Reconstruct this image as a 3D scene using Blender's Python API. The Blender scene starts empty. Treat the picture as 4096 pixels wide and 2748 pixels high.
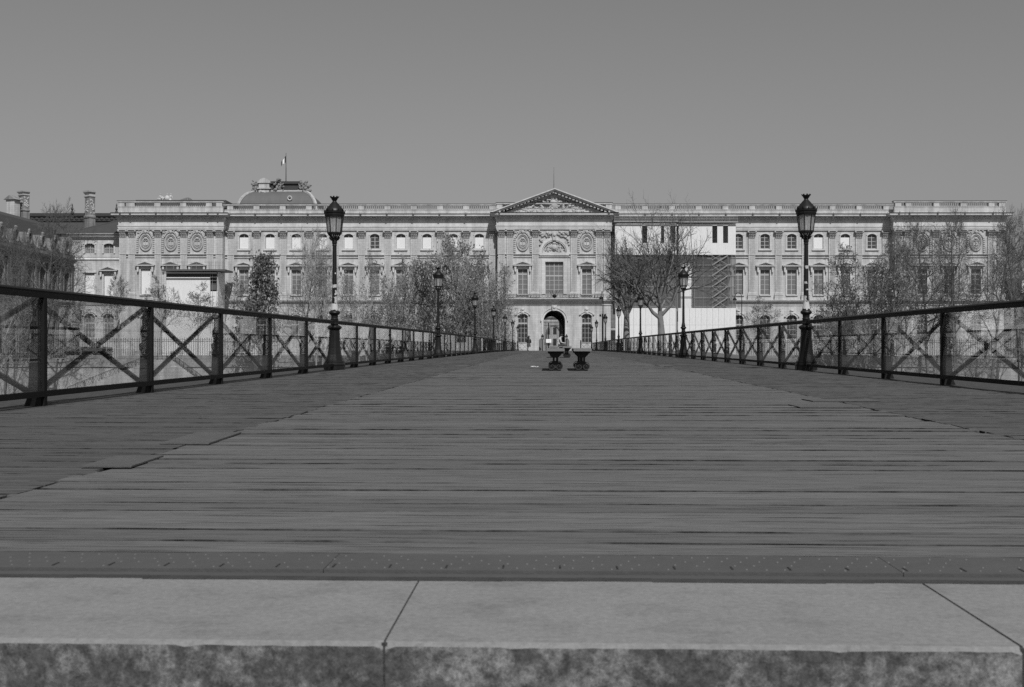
import bpy, math, random
import numpy as np
from mathutils import Vector, Matrix

SC = bpy.context.scene
COL = SC.collection
R = math.radians
# ---------------------------------------------------------------- camera
F, U0, V0, ZC = 4551.0, 2048.0, 1386.0, 0.61      # focal length / principal point in photo pixels, eye height
TH = math.atan(158 / F)                            # the bridge runs 2 degrees to the right of the view axis
cam_d = bpy.data.cameras.new("camera")
cam = bpy.data.objects.new("camera", cam_d); COL.objects.link(cam)
cam.location = (0, 0, ZC); cam.rotation_euler = (R(90), 0, 0)
cam_d.sensor_width = 36; cam_d.lens = 40.0
cam_d.shift_y = 12 / 4096
cam_d.clip_start = 0.05; cam_d.clip_end = 6000
cam_d.dof.use_dof = True; cam_d.dof.focus_distance = 34; cam_d.dof.aperture_fstop = 10
SC.camera = cam
# ---------------------------------------------------------------- sky and sun (black and white film)
SUN_EL, SUN_AZ = R(50), R(14)                      # sun behind the camera, a little to the right
w = bpy.data.worlds.new("World"); SC.world = w; w.use_nodes = True
nt = w.node_tree; nt.nodes.clear()
sky = nt.nodes.new("ShaderNodeTexSky"); sky.sky_type = 'NISHITA'; sky.sun_disc = False
sky.sun_elevation = SUN_EL; sky.sun_rotation = math.pi - SUN_AZ
sky.air_density = 1.0; sky.dust_density = 1.2; sky.ozone_density = 1.0
sep = nt.nodes.new("ShaderNodeSeparateColor")
m1 = nt.nodes.new("ShaderNodeMath"); m1.operation = 'MULTIPLY'; m1.inputs[1].default_value = 0.15
m2 = nt.nodes.new("ShaderNodeMath"); m2.operation = 'MULTIPLY_ADD'; m2.inputs[1].default_value = 0.83
bg = nt.nodes.new("ShaderNodeBackground"); bg.inputs[1].default_value = 0.06
wo = nt.nodes.new("ShaderNodeOutputWorld")
nt.links.new(sky.outputs[0], sep.inputs[0]); nt.links.new(sep.outputs[1], m1.inputs[0])
nt.links.new(sep.outputs[2], m2.inputs[0]); nt.links.new(m1.outputs[0], m2.inputs[2])
nt.links.new(m2.outputs[0], bg.inputs[0]); nt.links.new(bg.outputs[0], wo.inputs[0])
sun_d = bpy.data.lights.new("sun", 'SUN'); sun_d.energy = 5.0; sun_d.angle = R(0.53); sun_d.color = (1, 1, 1)
sun = bpy.data.objects.new("sun", sun_d); COL.objects.link(sun)
sdir = Vector((math.sin(SUN_AZ) * math.cos(SUN_EL), -math.cos(SUN_AZ) * math.cos(SUN_EL), math.sin(SUN_EL)))
sun.rotation_euler = (-sdir).to_track_quat('-Z', 'Y').to_euler(); sun.location = (30, -60, 80)
SC.view_settings.view_transform = 'Standard'; SC.view_settings.look = 'None'
SC.view_settings.exposure = -0.25; SC.view_settings.gamma = 1.0; SC.view_settings.use_curve_mapping = False
SC.render.engine = 'CYCLES'
SC.cycles.max_bounces = 8; SC.cycles.diffuse_bounces = 2; SC.cycles.transparent_max_bounces = 24; SC.cycles.glossy_bounces = 4
SC.cycles.use_denoising = False
SC.cycles.sample_clamp_indirect = 4

# ---------------------------------------------------------------- helpers
def PX(u, Y): return (u - U0) * Y / F              # photo column -> world x at depth Y
def PZ(v, Y): return ZC + (V0 - v) * Y / F         # photo row -> world z at depth Y
CT, ST = math.cos(TH), math.sin(TH)
def B(x, y, z=0.0): return Vector((x * CT + y * ST, -x * ST + y * CT, z))   # bridge frame -> world
def dz(y): return 0.13 * max(0.0, 1 - ((y - 82) / 79.0) ** 2)              # the deck rises slightly to mid river
BC = 0.4                                           # bridge centre line
RNG = random.Random(5)

class MB:
    def __init__(s): s.v = []; s.f = []; s.m = []; s.mi = 0
    def add(s, vs, fs):
        o = len(s.v); s.v.extend(vs)
        for f in fs: s.f.append(tuple(i + o for i in f)); s.m.append(s.mi)
    def box(s, x0, x1, y0, y1, z0, z1):
        s.add([(x0,y0,z0),(x1,y0,z0),(x1,y1,z0),(x0,y1,z0),(x0,y0,z1),(x1,y0,z1),(x1,y1,z1),(x0,y1,z1)],
              [(0,3,2,1),(4,5,6,7),(0,1,5,4),(1,2,6,5),(2,3,7,6),(3,0,4,7)])
        return s
    def bar(s, p, q, wx, wz, up=(0,0,1)):
        p = Vector(p); q = Vector(q); d = (q - p).normalized(); up = Vector(up)
        a = d.cross(up)
        if a.length < 1e-4: a = d.cross(Vector((0,1,0)))
        a.normalize(); b = a.cross(d)
        vs = []
        for c in (p, q):
            for i, j in ((-1,-1),(1,-1),(1,1),(-1,1)): vs.append(tuple(c + a*(i*wx/2) + b*(j*wz/2)))
        s.add(vs, [(0,1,2,3),(7,6,5,4),(0,4,5,1),(1,5,6,2),(2,6,7,3),(3,7,4,0)]); return s
    def tube(s, p, q, r0, r1=None, n=8, cap=True):
        r1 = r0 if r1 is None else r1
        p = Vector(p); q = Vector(q); d = (q - p).normalized()
        a = d.cross(Vector((0,0,1)))
        if a.length < 1e-3: a = Vector((1,0,0))
        a.normalize(); b = d.cross(a)
        vs = [tuple(c + a*(r*math.cos(2*math.pi*i/n)) + b*(r*math.sin(2*math.pi*i/n))) for c, r in ((p,r0),(q,r1)) for i in range(n)]
        fs = [(i, (i+1)%n, n+(i+1)%n, n+i) for i in range(n)]
        if cap: fs += [tuple(range(n-1,-1,-1)), tuple(range(n,2*n))]
        s.add(vs, fs); return s
    def path(s, pts, r, n=6):
        for a, b in zip(pts[:-1], pts[1:]): s.tube(a, b, r if not callable(r) else r, None, n)
        return s
    def lathe(s, prof, n=12, c=(0,0,0), sx=1.0, sy=1.0, rot=0.0):
        vs = []
        for r, z in prof:
            for i in range(n):
                t = 2*math.pi*i/n + rot
                vs.append((c[0]+sx*r*math.cos(t), c[1]+sy*r*math.sin(t), c[2]+z))
        k = len(prof); fs = []
        for j in range(k-1):
            for i in range(n): fs.append((j*n+i, j*n+(i+1)%n, (j+1)*n+(i+1)%n, (j+1)*n+i))
        fs += [tuple(range(n-1,-1,-1)), tuple(range((k-1)*n, k*n))]
        s.add(vs, fs); return s
    def prism(s, poly, axis, a, b):
        """polygon extruded along an axis: axis 'x': poly=(y,z); 'y': (x,z); 'z': (x,y)"""
        n = len(poly)
        def P(t, q): return {'x': (t, q[0], q[1]), 'y': (q[0], t, q[1]), 'z': (q[0], q[1], t)}[axis]
        vs = [P(a, q) for q in poly] + [P(b, q) for q in poly]
        fs = [(i, (i+1)%n, n+(i+1)%n, n+i) for i in range(n)] + [tuple(range(n-1,-1,-1)), tuple(range(n,2*n))]
        s.add(vs, fs); return s
    def blob(s, c, r, n=8, k=5, rot=0.0):
        cx, cy, cz = c; rx, ry, rz = r; vs = []; co, si = math.cos(rot), math.sin(rot)
        for j in range(1, k):
            ph = math.pi*j/k - math.pi/2
            for i in range(n):
                t = 2*math.pi*i/n
                x = rx*math.cos(ph)*math.cos(t); z = rz*math.sin(ph); y = ry*math.cos(ph)*math.sin(t)
                vs.append((cx + x*co - z*si, cy + y, cz + x*si + z*co))
        lo = len(vs); vs.append((cx + rz*si, cy, cz - rz*co)); vs.append((cx - rz*si, cy, cz + rz*co))
        fs = []
        for j in range(k-2):
            for i in range(n): fs.append((j*n+i, j*n+(i+1)%n, (j+1)*n+(i+1)%n, (j+1)*n+i))
        for i in range(n):
            fs.append((lo, (i+1)%n, i)); fs.append((lo+1, (k-2)*n+i, (k-2)*n+(i+1)%n))
        s.add(vs, fs); return s
    def quad(s, a, b, c, d): s.add([tuple(a),tuple(b),tuple(c),tuple(d)], [(0,1,2,3)]); return s
    def mesh(s, name, mats, smooth=False):
        me = bpy.data.meshes.new(name); me.from_pydata(s.v, [], s.f)
        for m in (mats if isinstance(mats, (list, tuple)) else [mats]): me.materials.append(MAT[m])
        if isinstance(mats, (list, tuple)): me.polygons.foreach_set("material_index", s.m)
        if smooth:
            me.polygons.foreach_set("use_smooth", [True]*len(me.polygons))
            if hasattr(me, "set_sharp_from_angle"): me.set_sharp_from_angle(angle=R(40))
        me.update(); return me
    def build(s, name, mats, parent=None, loc=(0,0,0), rz=0.0, smooth=False):
        return link(name, s.mesh(name, mats, smooth), parent, loc, rz)

def link(name, data, parent=None, loc=(0,0,0), rz=0.0, kind=None):
    o = bpy.data.objects.new(name, data); COL.objects.link(o)
    o.location = loc; o.rotation_euler = (0, 0, rz)
    if parent is not None: o.parent = parent
    if kind: o["kind"] = kind
    return o
def tag(o, label=None, cat=None, group=None, kind=None):
    if label: o["label"] = label
    if cat: o["category"] = cat
    if group: o["group"] = group
    if kind: o["kind"] = kind
    return o
def thing(name, label, cat, loc=(0,0,0), rz=0.0, group=None):
    return tag(link(name, None, None, loc, rz), label, cat, group)
def copy_tree(o, parent=None):
    c = o.copy(); COL.objects.link(c); c.parent = parent
    for ch in o.children: copy_tree(ch, c)
    return c

# ---------------------------------------------------------------- materials (greys only: black and white film)
MAT = {}
def N(nt, t, **kw):
    n = nt.nodes.new(t)
    for k, v in kw.items():
        if k.startswith("i_"):
            key = k[2:]; key = int(key) if key.isdigit() else key
            n.inputs[key].default_value = v
        else: setattr(n, k, v)
    return n
def base_mat(name):
    m = bpy.data.materials.new(name); m.use_nodes = True; nt = m.node_tree
    b = nt.nodes["Principled BSDF"]; MAT[name] = m
    return m, nt, b
def math_n(nt, op, a, b=None, c=None, clamp=False):
    n = nt.nodes.new("ShaderNodeMath"); n.operation = op; n.use_clamp = clamp
    for i, x in enumerate((a, b, c)):
        if x is None: continue
        if isinstance(x, (int, float)): n.inputs[i].default_value = x
        else: nt.links.new(x, n.inputs[i])
    return n.outputs[0]
def coords(nt, scale=(1,1,1), kind='Object', obj=None):
    tc = nt.nodes.new("ShaderNodeTexCoord")
    if obj: tc.object = obj
    mp = nt.nodes.new("ShaderNodeMapping"); mp.inputs['Scale'].default_value = scale
    nt.links.new(tc.outputs[kind], mp.inputs[0]); return mp.outputs[0]
def noise(nt, vec, scale, detail=4, rough=0.55, dist=0.0):
    n = N(nt, "ShaderNodeTexNoise"); n.inputs['Scale'].default_value = scale; n.inputs['Detail'].default_value = detail
    n.inputs['Roughness'].default_value = rough; n.inputs['Distortion'].default_value = dist
    if vec is not None: nt.links.new(vec, n.inputs['Vector'])
    return n.outputs['Fac']
def ramp(nt, x, a, b, lo=0.0, hi=1.0):
    n = N(nt, "ShaderNodeMapRange"); n.clamp = True
    for i, v in enumerate((a, b, lo, hi)): n.inputs[i+1].default_value = v
    nt.links.new(x, n.inputs[0]); return n.outputs[0]
def grey_mat(name, g, rough=0.8, amt=0.25, scale=1.5, bump=0.0, bscale=8.0, stretch=(1,1,1), metal=0.0, spec=0.3, fine=0.1, rnd=0.0):
    m, nt, b = base_mat(name)
    v = coords(nt, stretch)
    a = noise(nt, v, scale, 5); f = noise(nt, v, scale*9, 3)
    x = math_n(nt, 'MULTIPLY_ADD', a, amt*2, 1 - amt)
    x = math_n(nt, 'ADD', x, math_n(nt, 'MULTIPLY_ADD', f, fine*2, -fine))
    if rnd:
        oi = N(nt, "ShaderNodeObjectInfo"); x = math_n(nt, 'ADD', x, math_n(nt, 'MULTIPLY_ADD', oi.outputs['Random'], rnd*2, -rnd))
    x = math_n(nt, 'MULTIPLY', x, g, clamp=True)
    nt.links.new(x, b.inputs['Base Color'])
    b.inputs['Roughness'].default_value = rough; b.inputs['Metallic'].default_value = metal
    b.inputs['Specular IOR Level'].default_value = spec
    if bump:
        bn = N(nt, "ShaderNodeBump"); bn.inputs['Strength'].default_value = bump; bn.inputs['Distance'].default_value = 0.02 if name != "sheet_white" else 0.12
        nt.links.new(noise(nt, v, bscale, 6, 0.65), bn.inputs['Height']); nt.links.new(bn.outputs[0], b.inputs['Normal'])
    return m

def stone_mat(name, g, joints=0.12, streak=0.18, course=0.42):
    m, nt, b = base_mat(name)
    tc = N(nt, "ShaderNodeTexCoord"); sx = N(nt, "ShaderNodeSeparateXYZ"); nt.links.new(tc.outputs['Object'], sx.inputs[0])
    cb = N(nt, "ShaderNodeCombineXYZ"); nt.links.new(math_n(nt, 'ADD', sx.outputs[0], sx.outputs[1]), cb.inputs[0]); nt.links.new(sx.outputs[2], cb.inputs[1])
    br = N(nt, "ShaderNodeTexBrick"); nt.links.new(cb.outputs[0], br.inputs['Vector'])
    br.inputs['Color1'].default_value = (1.06,1.06,1.06,1); br.inputs['Color2'].default_value = (.93,.93,.93,1)
    br.inputs['Mortar'].default_value = (1-joints*2,)*3 + (1,); br.inputs['Scale'].default_value = 1.0
    br.inputs['Mortar Size'].default_value = 0.018; br.inputs['Brick Width'].default_value = course*2.6; br.inputs['Row Height'].default_value = course
    bw = N(nt, "ShaderNodeRGBToBW"); nt.links.new(br.outputs['Color'], bw.inputs[0])
    x = bw.outputs[0]
    big = noise(nt, coords(nt, (1,1,1)), 0.16, 5, 0.6)
    x = math_n(nt, 'MULTIPLY', x, math_n(nt, 'MULTIPLY_ADD', big, 0.36, 0.82))
    st = noise(nt, coords(nt, (1,1,0.09)), 1.1, 5, 0.65)
    x = math_n(nt, 'MULTIPLY', x, ramp(nt, st, 0.36, 0.6, 1 - streak*1.6, 1.03))
    fi = noise(nt, coords(nt, (1,1,1)), 5.0, 4, 0.7)
    x = math_n(nt, 'MULTIPLY', x, math_n(nt, 'MULTIPLY_ADD', fi, 0.30, 0.85))
    x = math_n(nt, 'MULTIPLY', x, g, clamp=True)
    nt.links.new(x, b.inputs['Base Color']); b.inputs['Roughness'].default_value = 0.9; b.inputs['Specular IOR Level'].default_value = 0.15
    bn = N(nt, "ShaderNodeBump"); bn.inputs['Strength'].default_value = 0.5; bn.inputs['Distance'].default_value = 0.03
    nt.links.new(fi, bn.inputs['Height']); nt.links.new(bn.outputs[0], b.inputs['Normal'])
stone_mat("stone", 0.47)
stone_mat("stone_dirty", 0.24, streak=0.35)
stone_mat("stone_pale", 0.52, streak=0.10)
stone_mat("stone_court", 0.50)
stone_mat("quay_stone", 0.38, joints=0.16, streak=0.22, course=0.5)
stone_mat("parapet_stone", 0.27, joints=0.0, streak=0.2)
grey_mat("relief_stone", 0.38, 0.95, 0.3, 2.5, 0.6, 10)
grey_mat("capital_stone", 0.33, 0.95, 0.3, 4.0, 0.8, 10)
grey_mat("sheet_white", 0.64, 0.75, 0.10, 0.5, 1.0, 1.0, (2.5,2.5,.35))
grey_mat("blind_white", 0.66, 0.8, 0.05, 0.3)
grey_mat("slate", 0.055, 0.6, 0.25, 1.2, 0.2, 6, (1,1,3))
grey_mat("zinc", 0.09, 0.55, 0.25, 0.6, 0.1, 3, (1,1,.3), rnd=.05)
grey_mat("window_frame", 0.36, 0.7, 0.15, 3)
grey_mat("iron", 0.011, 0.42, 0.35, 4, 0.12, 40, spec=0.3)
grey_mat("iron_rail", 0.011, 0.6, 0.3, 3, 0.1, 60, spec=0.12)
grey_mat("steel_edge", 0.05, 0.7, 0.7, 9, 0.6, 30, fine=0.35)
grey_mat("cast_iron", 0.012, 0.45, 0.35, 6, 0.25, 50, spec=0.25)
grey_mat("lead_dark", 0.045, 0.6, 0.4, 3, 0.3, 6)
grey_mat("net_dark", 0.29, 0.95, 0.12, 0.4, 0.2, 3)
grey_mat("galvanised", 0.27, 0.55, 0.2, 3, metal=0.2)
grey_mat("asphalt", 0.11, 0.95, 0.2, 0.7, 0.3, 30)
grey_mat("paving", 0.17, 0.95, 0.2, 0.6, 0.3, 20)
grey_mat("soil", 0.09, 0.95, 0.3, 0.8, 0.5, 10)
grey_mat("white_paint", 0.78, 0.6, 0.05, 2)
grey_mat("bark", 0.13, 0.95, 0.45, 3.0, 0.6, 14, (1,1,.35))
grey_mat("bark_plane", 0.16, 0.95, 0.75, 2.6, 0.4, 8, (1,1,.6), fine=.25)
grey_mat("bark_pale", 0.30, 0.95, 0.45, 2.0, 0.4, 8)
grey_mat("twig", 0.10, 0.95, 0.35, 1.0)
grey_mat("twig_pale", 0.24, 0.95, 0.35, 1.0)
grey_mat("bench_wood", 0.17, 0.8, 0.35, 3, 0.5, 9, (8,.6,8))
grey_mat("skin", 0.40, 0.6, 0.05)
grey_mat("cloth_black", 0.03, 0.9, 0.2); grey_mat("cloth_dark", 0.06, 0.9, 0.2); grey_mat("cloth_mid", 0.36, 0.9, 0.15); grey_mat("cloth_pale", 0.6, 0.9, 0.1)
grey_mat("hair", 0.02, 0.7, 0.2)
grey_mat("rubbish", 0.5, 0.8, 0.4, 20)
grey_mat("tape_white", 0.42, 0.7, 0.45, 14, 0.3, 30)
grey_mat("flag_white", 0.7, 0.8, 0.05); grey_mat("flag_dark", 0.07, 0.8, 0.1)

def leaf_mat(name, g, tr):
    m, nt, b = base_mat(name)
    gi = N(nt, "ShaderNodeNewGeometry")
    x = math_n(nt, 'MULTIPLY', math_n(nt, 'MULTIPLY_ADD', gi.outputs['Random Per Island'], 1.1, 0.45), g)
    nt.links.new(x, b.inputs['Base Color']); b.inputs['Roughness'].default_value = 0.55; b.inputs['Specular IOR Level'].default_value = 0.35
    t = N(nt, "ShaderNodeBsdfTranslucent"); nt.links.new(x, t.inputs[0])
    mx = N(nt, "ShaderNodeMixShader"); mx.inputs[0].default_value = tr
    out = nt.nodes["Material Output"]
    nt.links.new(b.outputs[0], mx.inputs[1]); nt.links.new(t.outputs[0], mx.inputs[2]); nt.links.new(mx.outputs[0], out.inputs[0])
leaf_mat("leaf", 0.25, 0.35); leaf_mat("leaf_dark", 0.17, 0.3); leaf_mat("leaf_grey", 0.22, 0.3)

def glass_mat(name, tint, boost, dirt=0.0, rough=0.0):
    m, nt, b = base_mat(name); nt.nodes.remove(b)
    out = nt.nodes["Material Output"]
    tr = N(nt, "ShaderNodeBsdfTransparent"); tr.inputs[0].default_value = (tint,)*3 + (1,)
    gl = N(nt, "ShaderNodeBsdfGlossy"); gl.inputs[0].default_value = (.95,.95,.95,1); gl.inputs['Roughness'].default_value = rough
    fr = N(nt, "ShaderNodeFresnel"); fr.inputs[0].default_value = 1.5
    mx = N(nt, "ShaderNodeMixShader"); nt.links.new(math_n(nt, 'MULTIPLY', fr.outputs[0], boost, clamp=True), mx.inputs[0])
    nt.links.new(tr.outputs[0], mx.inputs[1]); nt.links.new(gl.outputs[0], mx.inputs[2])
    last = mx.outputs[0]
    if dirt:
        df = N(nt, "ShaderNodeBsdfDiffuse"); df.inputs[0].default_value = (.45,.45,.45,1)
        m3 = N(nt, "ShaderNodeMixShader"); f = ramp(nt, noise(nt, coords(nt, (1,1,1)), 2.3, 6, 0.7), 0.4, 0.75, dirt*0.35, dirt)
        nt.links.new(f, m3.inputs[0]); nt.links.new(last, m3.inputs[1]); nt.links.new(df.outputs[0], m3.inputs[2]); last = m3.outputs[0]
    nt.links.new(last, out.inputs[0])
glass_mat("rail_glass", 0.99, 0.40, dirt=0.012)
glass_mat("lamp_glass", 0.8, 0.8, dirt=0.0, rough=0.1)
m, nt_, b = base_mat("frosted"); b.inputs['Base Color'].default_value = (.62,.62,.62,1); b.inputs['Roughness'].default_value = .35
_tl = N(nt_, "ShaderNodeBsdfTranslucent"); _tl.inputs[0].default_value = (.75,.75,.75,1); _mx = N(nt_, "ShaderNodeMixShader"); _mx.inputs[0].default_value = .6
nt_.links.new(b.outputs[0], _mx.inputs[1]); nt_.links.new(_tl.outputs[0], _mx.inputs[2])
_tr = N(nt_, "ShaderNodeBsdfTransparent"); _m2 = N(nt_, "ShaderNodeMixShader"); _m2.inputs[0].default_value = .3; nt_.links.new(_mx.outputs[0], _m2.inputs[1]); nt_.links.new(_tr.outputs[0], _m2.inputs[2]); nt_.links.new(_m2.outputs[0], nt_.nodes["Material Output"].inputs[0])
m, nt_, b = base_mat("window_glass"); b.inputs['Base Color'].default_value = (.055,.055,.055,1); b.inputs['Roughness'].default_value = 0.15; b.inputs['Specular IOR Level'].default_value = 0.5
grey_mat("shutter", 0.14, 0.7, 0.15, 2)
m, nt_, b = base_mat("water"); b.inputs['Base Color'].default_value = (.05,.05,.05,1); b.inputs['Roughness'].default_value = 0.08
bn = N(nt_, "ShaderNodeBump"); bn.inputs['Strength'].default_value = 0.4; bn.inputs['Distance'].default_value = 0.2
nt_.links.new(noise(nt_, coords(nt_, (1,1,1)), 0.9, 5), bn.inputs['Height']); nt_.links.new(bn.outputs[0], b.inputs['Normal'])

def wood_mat(name, g, ref, pitch, y0):
    """weathered planks: one tone per plank, grain and cracks running across the bridge"""
    m, nt, b = base_mat(name)
    tc = N(nt, "ShaderNodeTexCoord"); tc.object = ref
    sx = N(nt, "ShaderNodeSeparateXYZ"); nt.links.new(tc.outputs['Object'], sx.inputs[0])
    row = math_n(nt, 'FLOOR', math_n(nt, 'DIVIDE', math_n(nt, 'SUBTRACT', sx.outputs[1], y0), pitch))
    wn = N(nt, "ShaderNodeTexWhiteNoise"); wn.noise_dimensions = '1D'; nt.links.new(row, wn.inputs['W'])
    cb = N(nt, "ShaderNodeCombineXYZ")
    nt.links.new(math_n(nt, 'ADD', sx.outputs[0], math_n(nt, 'MULTIPLY', wn.outputs[0], 37.0)), cb.inputs[0])
    nt.links.new(sx.outputs[1], cb.inputs[1])
    def stretched(a, bb):
        mp = N(nt, "ShaderNodeMapping"); mp.inputs['Scale'].default_value = (a, bb, 1); nt.links.new(cb.outputs[0], mp.inputs[0]); return mp.outputs[0]
    grain = noise(nt, stretched(2.2, 80), 1.0, 5, 0.7); fine = noise(nt, stretched(9, 260), 1.0, 4, 0.75)
    crack = noise(nt, stretched(1.5, 55), 1.0, 3, 0.5); crack2 = noise(nt, stretched(3.5, 120), 1.0, 3, 0.5); blot = noise(nt, stretched(0.5, 0.6), 1.0, 4, 0.6)
    x = math_n(nt, 'MULTIPLY_ADD', wn.outputs[0], 0.24, 0.88)
    x = math_n(nt, 'MULTIPLY', x, ramp(nt, grain, .32, .68, .66, 1.32))
    x = math_n(nt, 'MULTIPLY', x, ramp(nt, fine, .3, .7, .68, 1.3))
    x = math_n(nt, 'MULTIPLY', x, math_n(nt, 'MULTIPLY_ADD', blot, 0.35, 0.83))
    x = math_n(nt, 'MULTIPLY', x, ramp(nt, crack, 0.36, 0.41, 0.30, 1.0))
    x = math_n(nt, 'MULTIPLY', x, ramp(nt, crack2, 0.34, 0.40, 0.5, 1.0))
    x = math_n(nt, 'MULTIPLY', x, g*1.08, clamp=True)
    nt.links.new(x, b.inputs['Base Color']); b.inputs['Roughness'].default_value = 0.85; b.inputs['Specular IOR Level'].default_value = 0.2
    h = math_n(nt, 'ADD', math_n(nt, 'MULTIPLY', grain, 0.7), math_n(nt, 'MULTIPLY', fine, 0.3))
    bn = N(nt, "ShaderNodeBump"); bn.inputs['Strength'].default_value = 0.55; bn.inputs['Distance'].default_value = 0.006
    nt.links.new(h, bn.inputs['Height']); nt.links.new(bn.outputs[0], b.inputs['Normal'])
# ================================================================ terrain
def sheet(name, x0, x1, y0, y1, z, mat, kind="structure"):
    return tag(MB().quad((x0,y0,z),(x1,y0,z),(x1,y1,z),(x0,y1,z)).build(name, mat), kind=kind)
sheet("ground", -3000, 3000, -2500, 4500, -9.6, "soil")
sheet("river", -900, 900, -6, 147, -8.4, "water")
tag(MB().box(-700, 700, 146, 163.2, -9.5, -6.3).build("lower_quay", "paving"), kind="structure")
tag(MB().box(-700, 700, 163.9, 1200, -9.5, -1.6).build("quay_street", "asphalt"), kind="structure")
tag(MB().box(-700, 700, 197, 208.5, -1.59, -1.45).build("pavement", "paving"), kind="structure")
ap = MB(); ap.add([(-14,161.9,-.03),(26,161.9,-.03),(26,178,-.03),(-14,178,-.03),(-30,196,-1.58),(44,196,-1.58),(-30,161.9,-1.58),(44,161.9,-1.58)],
                  [(0,1,2,3),(3,2,5,4),(0,3,4,6),(2,1,7,5),(1,0,6,7)])
tag(ap.build("bridge_approach", "paving"), kind="structure")
tag(MB().box(-300, 300, -300, -2.2, -9.5, -1.25).build("south_quay", "paving"), kind="structure")

# quay wall with its parapet stones
qw = thing("quay_wall", "pale stone quay wall of the far bank with block parapet", "wall", (0, 163.2, 0))
MB().box(-700, -12, 0, .8, -6.3, -2.3).box(27, 700, 0, .8, -6.3, -2.3).box(-12, 27, 0, .8, -6.3, -.1).build("retaining_wall", "quay_stone", qw)
MB().box(-700, -12, -.16, .86, -2.3, -2.12).box(27, 700, -.16, .86, -2.3, -2.12).build("string_course", "quay_stone", qw)
blk = {}
def stone(bw, bh):
    k = (round(bw,2), bh)
    if k not in blk:
        e = .03; m_ = MB()
        m_.prism([(0,0),(.7,0),(.7,bh),(.06,bh),(0,bh-.05)], 'x', e/2, bw-e/2); blk[k] = m_.mesh("stone_block", "parapet_stone")
    return blk[k]
for lo, hi in ((-84, -12), (27, 76)):
    for r_ in range(3):
        x = lo + (r_ % 2)*.7
        while x < hi - .4:
            bw = RNG.choice((1.3, 1.6, 1.9, 2.3)); bw = min(bw, hi - x)
            if r_ == 2 and RNG.random() < .22: x += bw; continue
            link("stone_block", stone(bw, .48), qw, (x, RNG.uniform(-.05,.03), -2.12 + r_*.495 + RNG.uniform(-.01,.01)))
            x += bw
MB().box(-700, -84, 0, .8, -2.12, -.64).box(76, 700, 0, .8, -2.12, -.64).build("parapet", "parapet_stone", qw)

# double stair against the quay wall, with lattice handrails
def flight(root, xa, za, xb, zb, y0, y1):
    n = 26; poly = []; dxs = (xb - xa)/n; dzs = (zb - za)/n
    for i in range(n):
        poly += [(xa + dxs*i, za + dzs*i), (xa + dxs*(i+1), za + dzs*i)]
    poly += [(xb, zb), (xb, -6.3), (xa, -6.3)]
    MB().prism(poly, 'y', y0, y1).build("stair_flight", "quay_stone", root)
    rl = MB(); k = 10; h = .95
    for i in range(k+1):
        t = i/k; x = xa + (xb-xa)*t; z = za + (zb-za)*t
        rl.bar((x,y0+.06,z-.2),(x,y0+.06,z+h), .05, .05)
        if i < k:
            x2 = xa + (xb-xa)*(i+1)/k; z2 = za + (zb-za)*(i+1)/k
            for a, b_ in ((0,1),(.5,1),(0,.5)):
                pass
            for q in range(3):
                t0, t1 = q/3, (q+1)/3
                xa_, xb_ = x+(x2-x)*t0, x+(x2-x)*t1; za_, zb_ = z+(z2-z)*t0, z+(z2-z)*t1
                rl.bar((xa_,y0+.06,za_+.15),(xb_,y0+.06,zb_+h-.1), .025, .025); rl.bar((xa_,y0+.06,za_+h-.1),(xb_,y0+.06,zb_+.15), .025, .025)
    for hh, t_ in ((h,.06),(h-.12,.03),(.12,.03)):
        rl.bar((xa,y0+.06,za+hh),(xb,y0+.06,zb+hh), t_, t_)
    rl.build("handrail", "iron_rail", root)
st = thing("quay_staircase", "double stone staircase with lattice handrails against the far quay wall", "staircase", (0,0,0))
YS = 161.0
flight(st, PX(612,YS), PZ(1425,YS)-.5, PX(268,YS), -6.1, YS, 163.1)
flight(st, PX(684,YS), PZ(1425,YS)-.5, PX(850,YS), -5.6, YS+.02, 163.1)
MB().box(PX(612,YS), PX(684,YS), YS+.01, 163.1, -6.3, PZ(1425,YS)-.5).build("landing", "quay_stone", st)
lr = MB(); xa, xb = PX(612,YS), PX(684,YS); zz = PZ(1425,YS)-.5
for i in range(5): lr.bar((xa+(xb-xa)*i/4,YS+.06,zz),(xa+(xb-xa)*i/4,YS+.06,zz+.95),.05,.05)
for hh in (.95,.5,.12): lr.bar((xa,YS+.06,zz+hh),(xb,YS+.06,zz+hh),.04,.04)
lr.build("landing_rail", "iron_rail", st)

# ================================================================ bridge deck
Y0, Y1 = 3.325, 161.7
seg_y = [2.98 + (Y1-2.98)*i/53 for i in range(54)]
def strip(mb, x0, x1, zt, zb):
    for a, b_ in zip(seg_y[:-1], seg_y[1:]):
        za, zb2 = dz(a), dz(b_)
        mb.add([(x0,a,za+zb),(x1,a,za+zb),(x1,b_,zb2+zb),(x0,b_,zb2+zb),(x0,a,za+zt),(x1,a,za+zt),(x1,b_,zb2+zt),(x0,b_,zb2+zt)],
               [(0,3,2,1),(4,5,6,7),(1,2,6,5),(3,0,4,7),(0,1,5,4),(2,3,7,6)])
gd = MB(); strip(gd, BC-5.0, BC+5.0, -.075, -.34)
for a in (-4.5, -2.2, 0, 2.2, 4.5): strip(gd, BC+a-.09, BC+a+.09, -.345, -1.0)
deck = tag(gd.build("bridge_deck", "iron_rail", None, (0,0,0), -TH), kind="structure")
wood_mat("wood_mid", 0.102, deck, 0.208, Y0); wood_mat("wood_side", 0.072, deck, 0.142, Y0)
em = MB(); 
for sg in (-1, 1):
    a, b_ = sorted((BC+sg*5.36, BC+sg*6.6)); strip(em, a, b_, -.012, -.6)
em.build("edge_beam", "steel_edge", deck)
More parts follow.
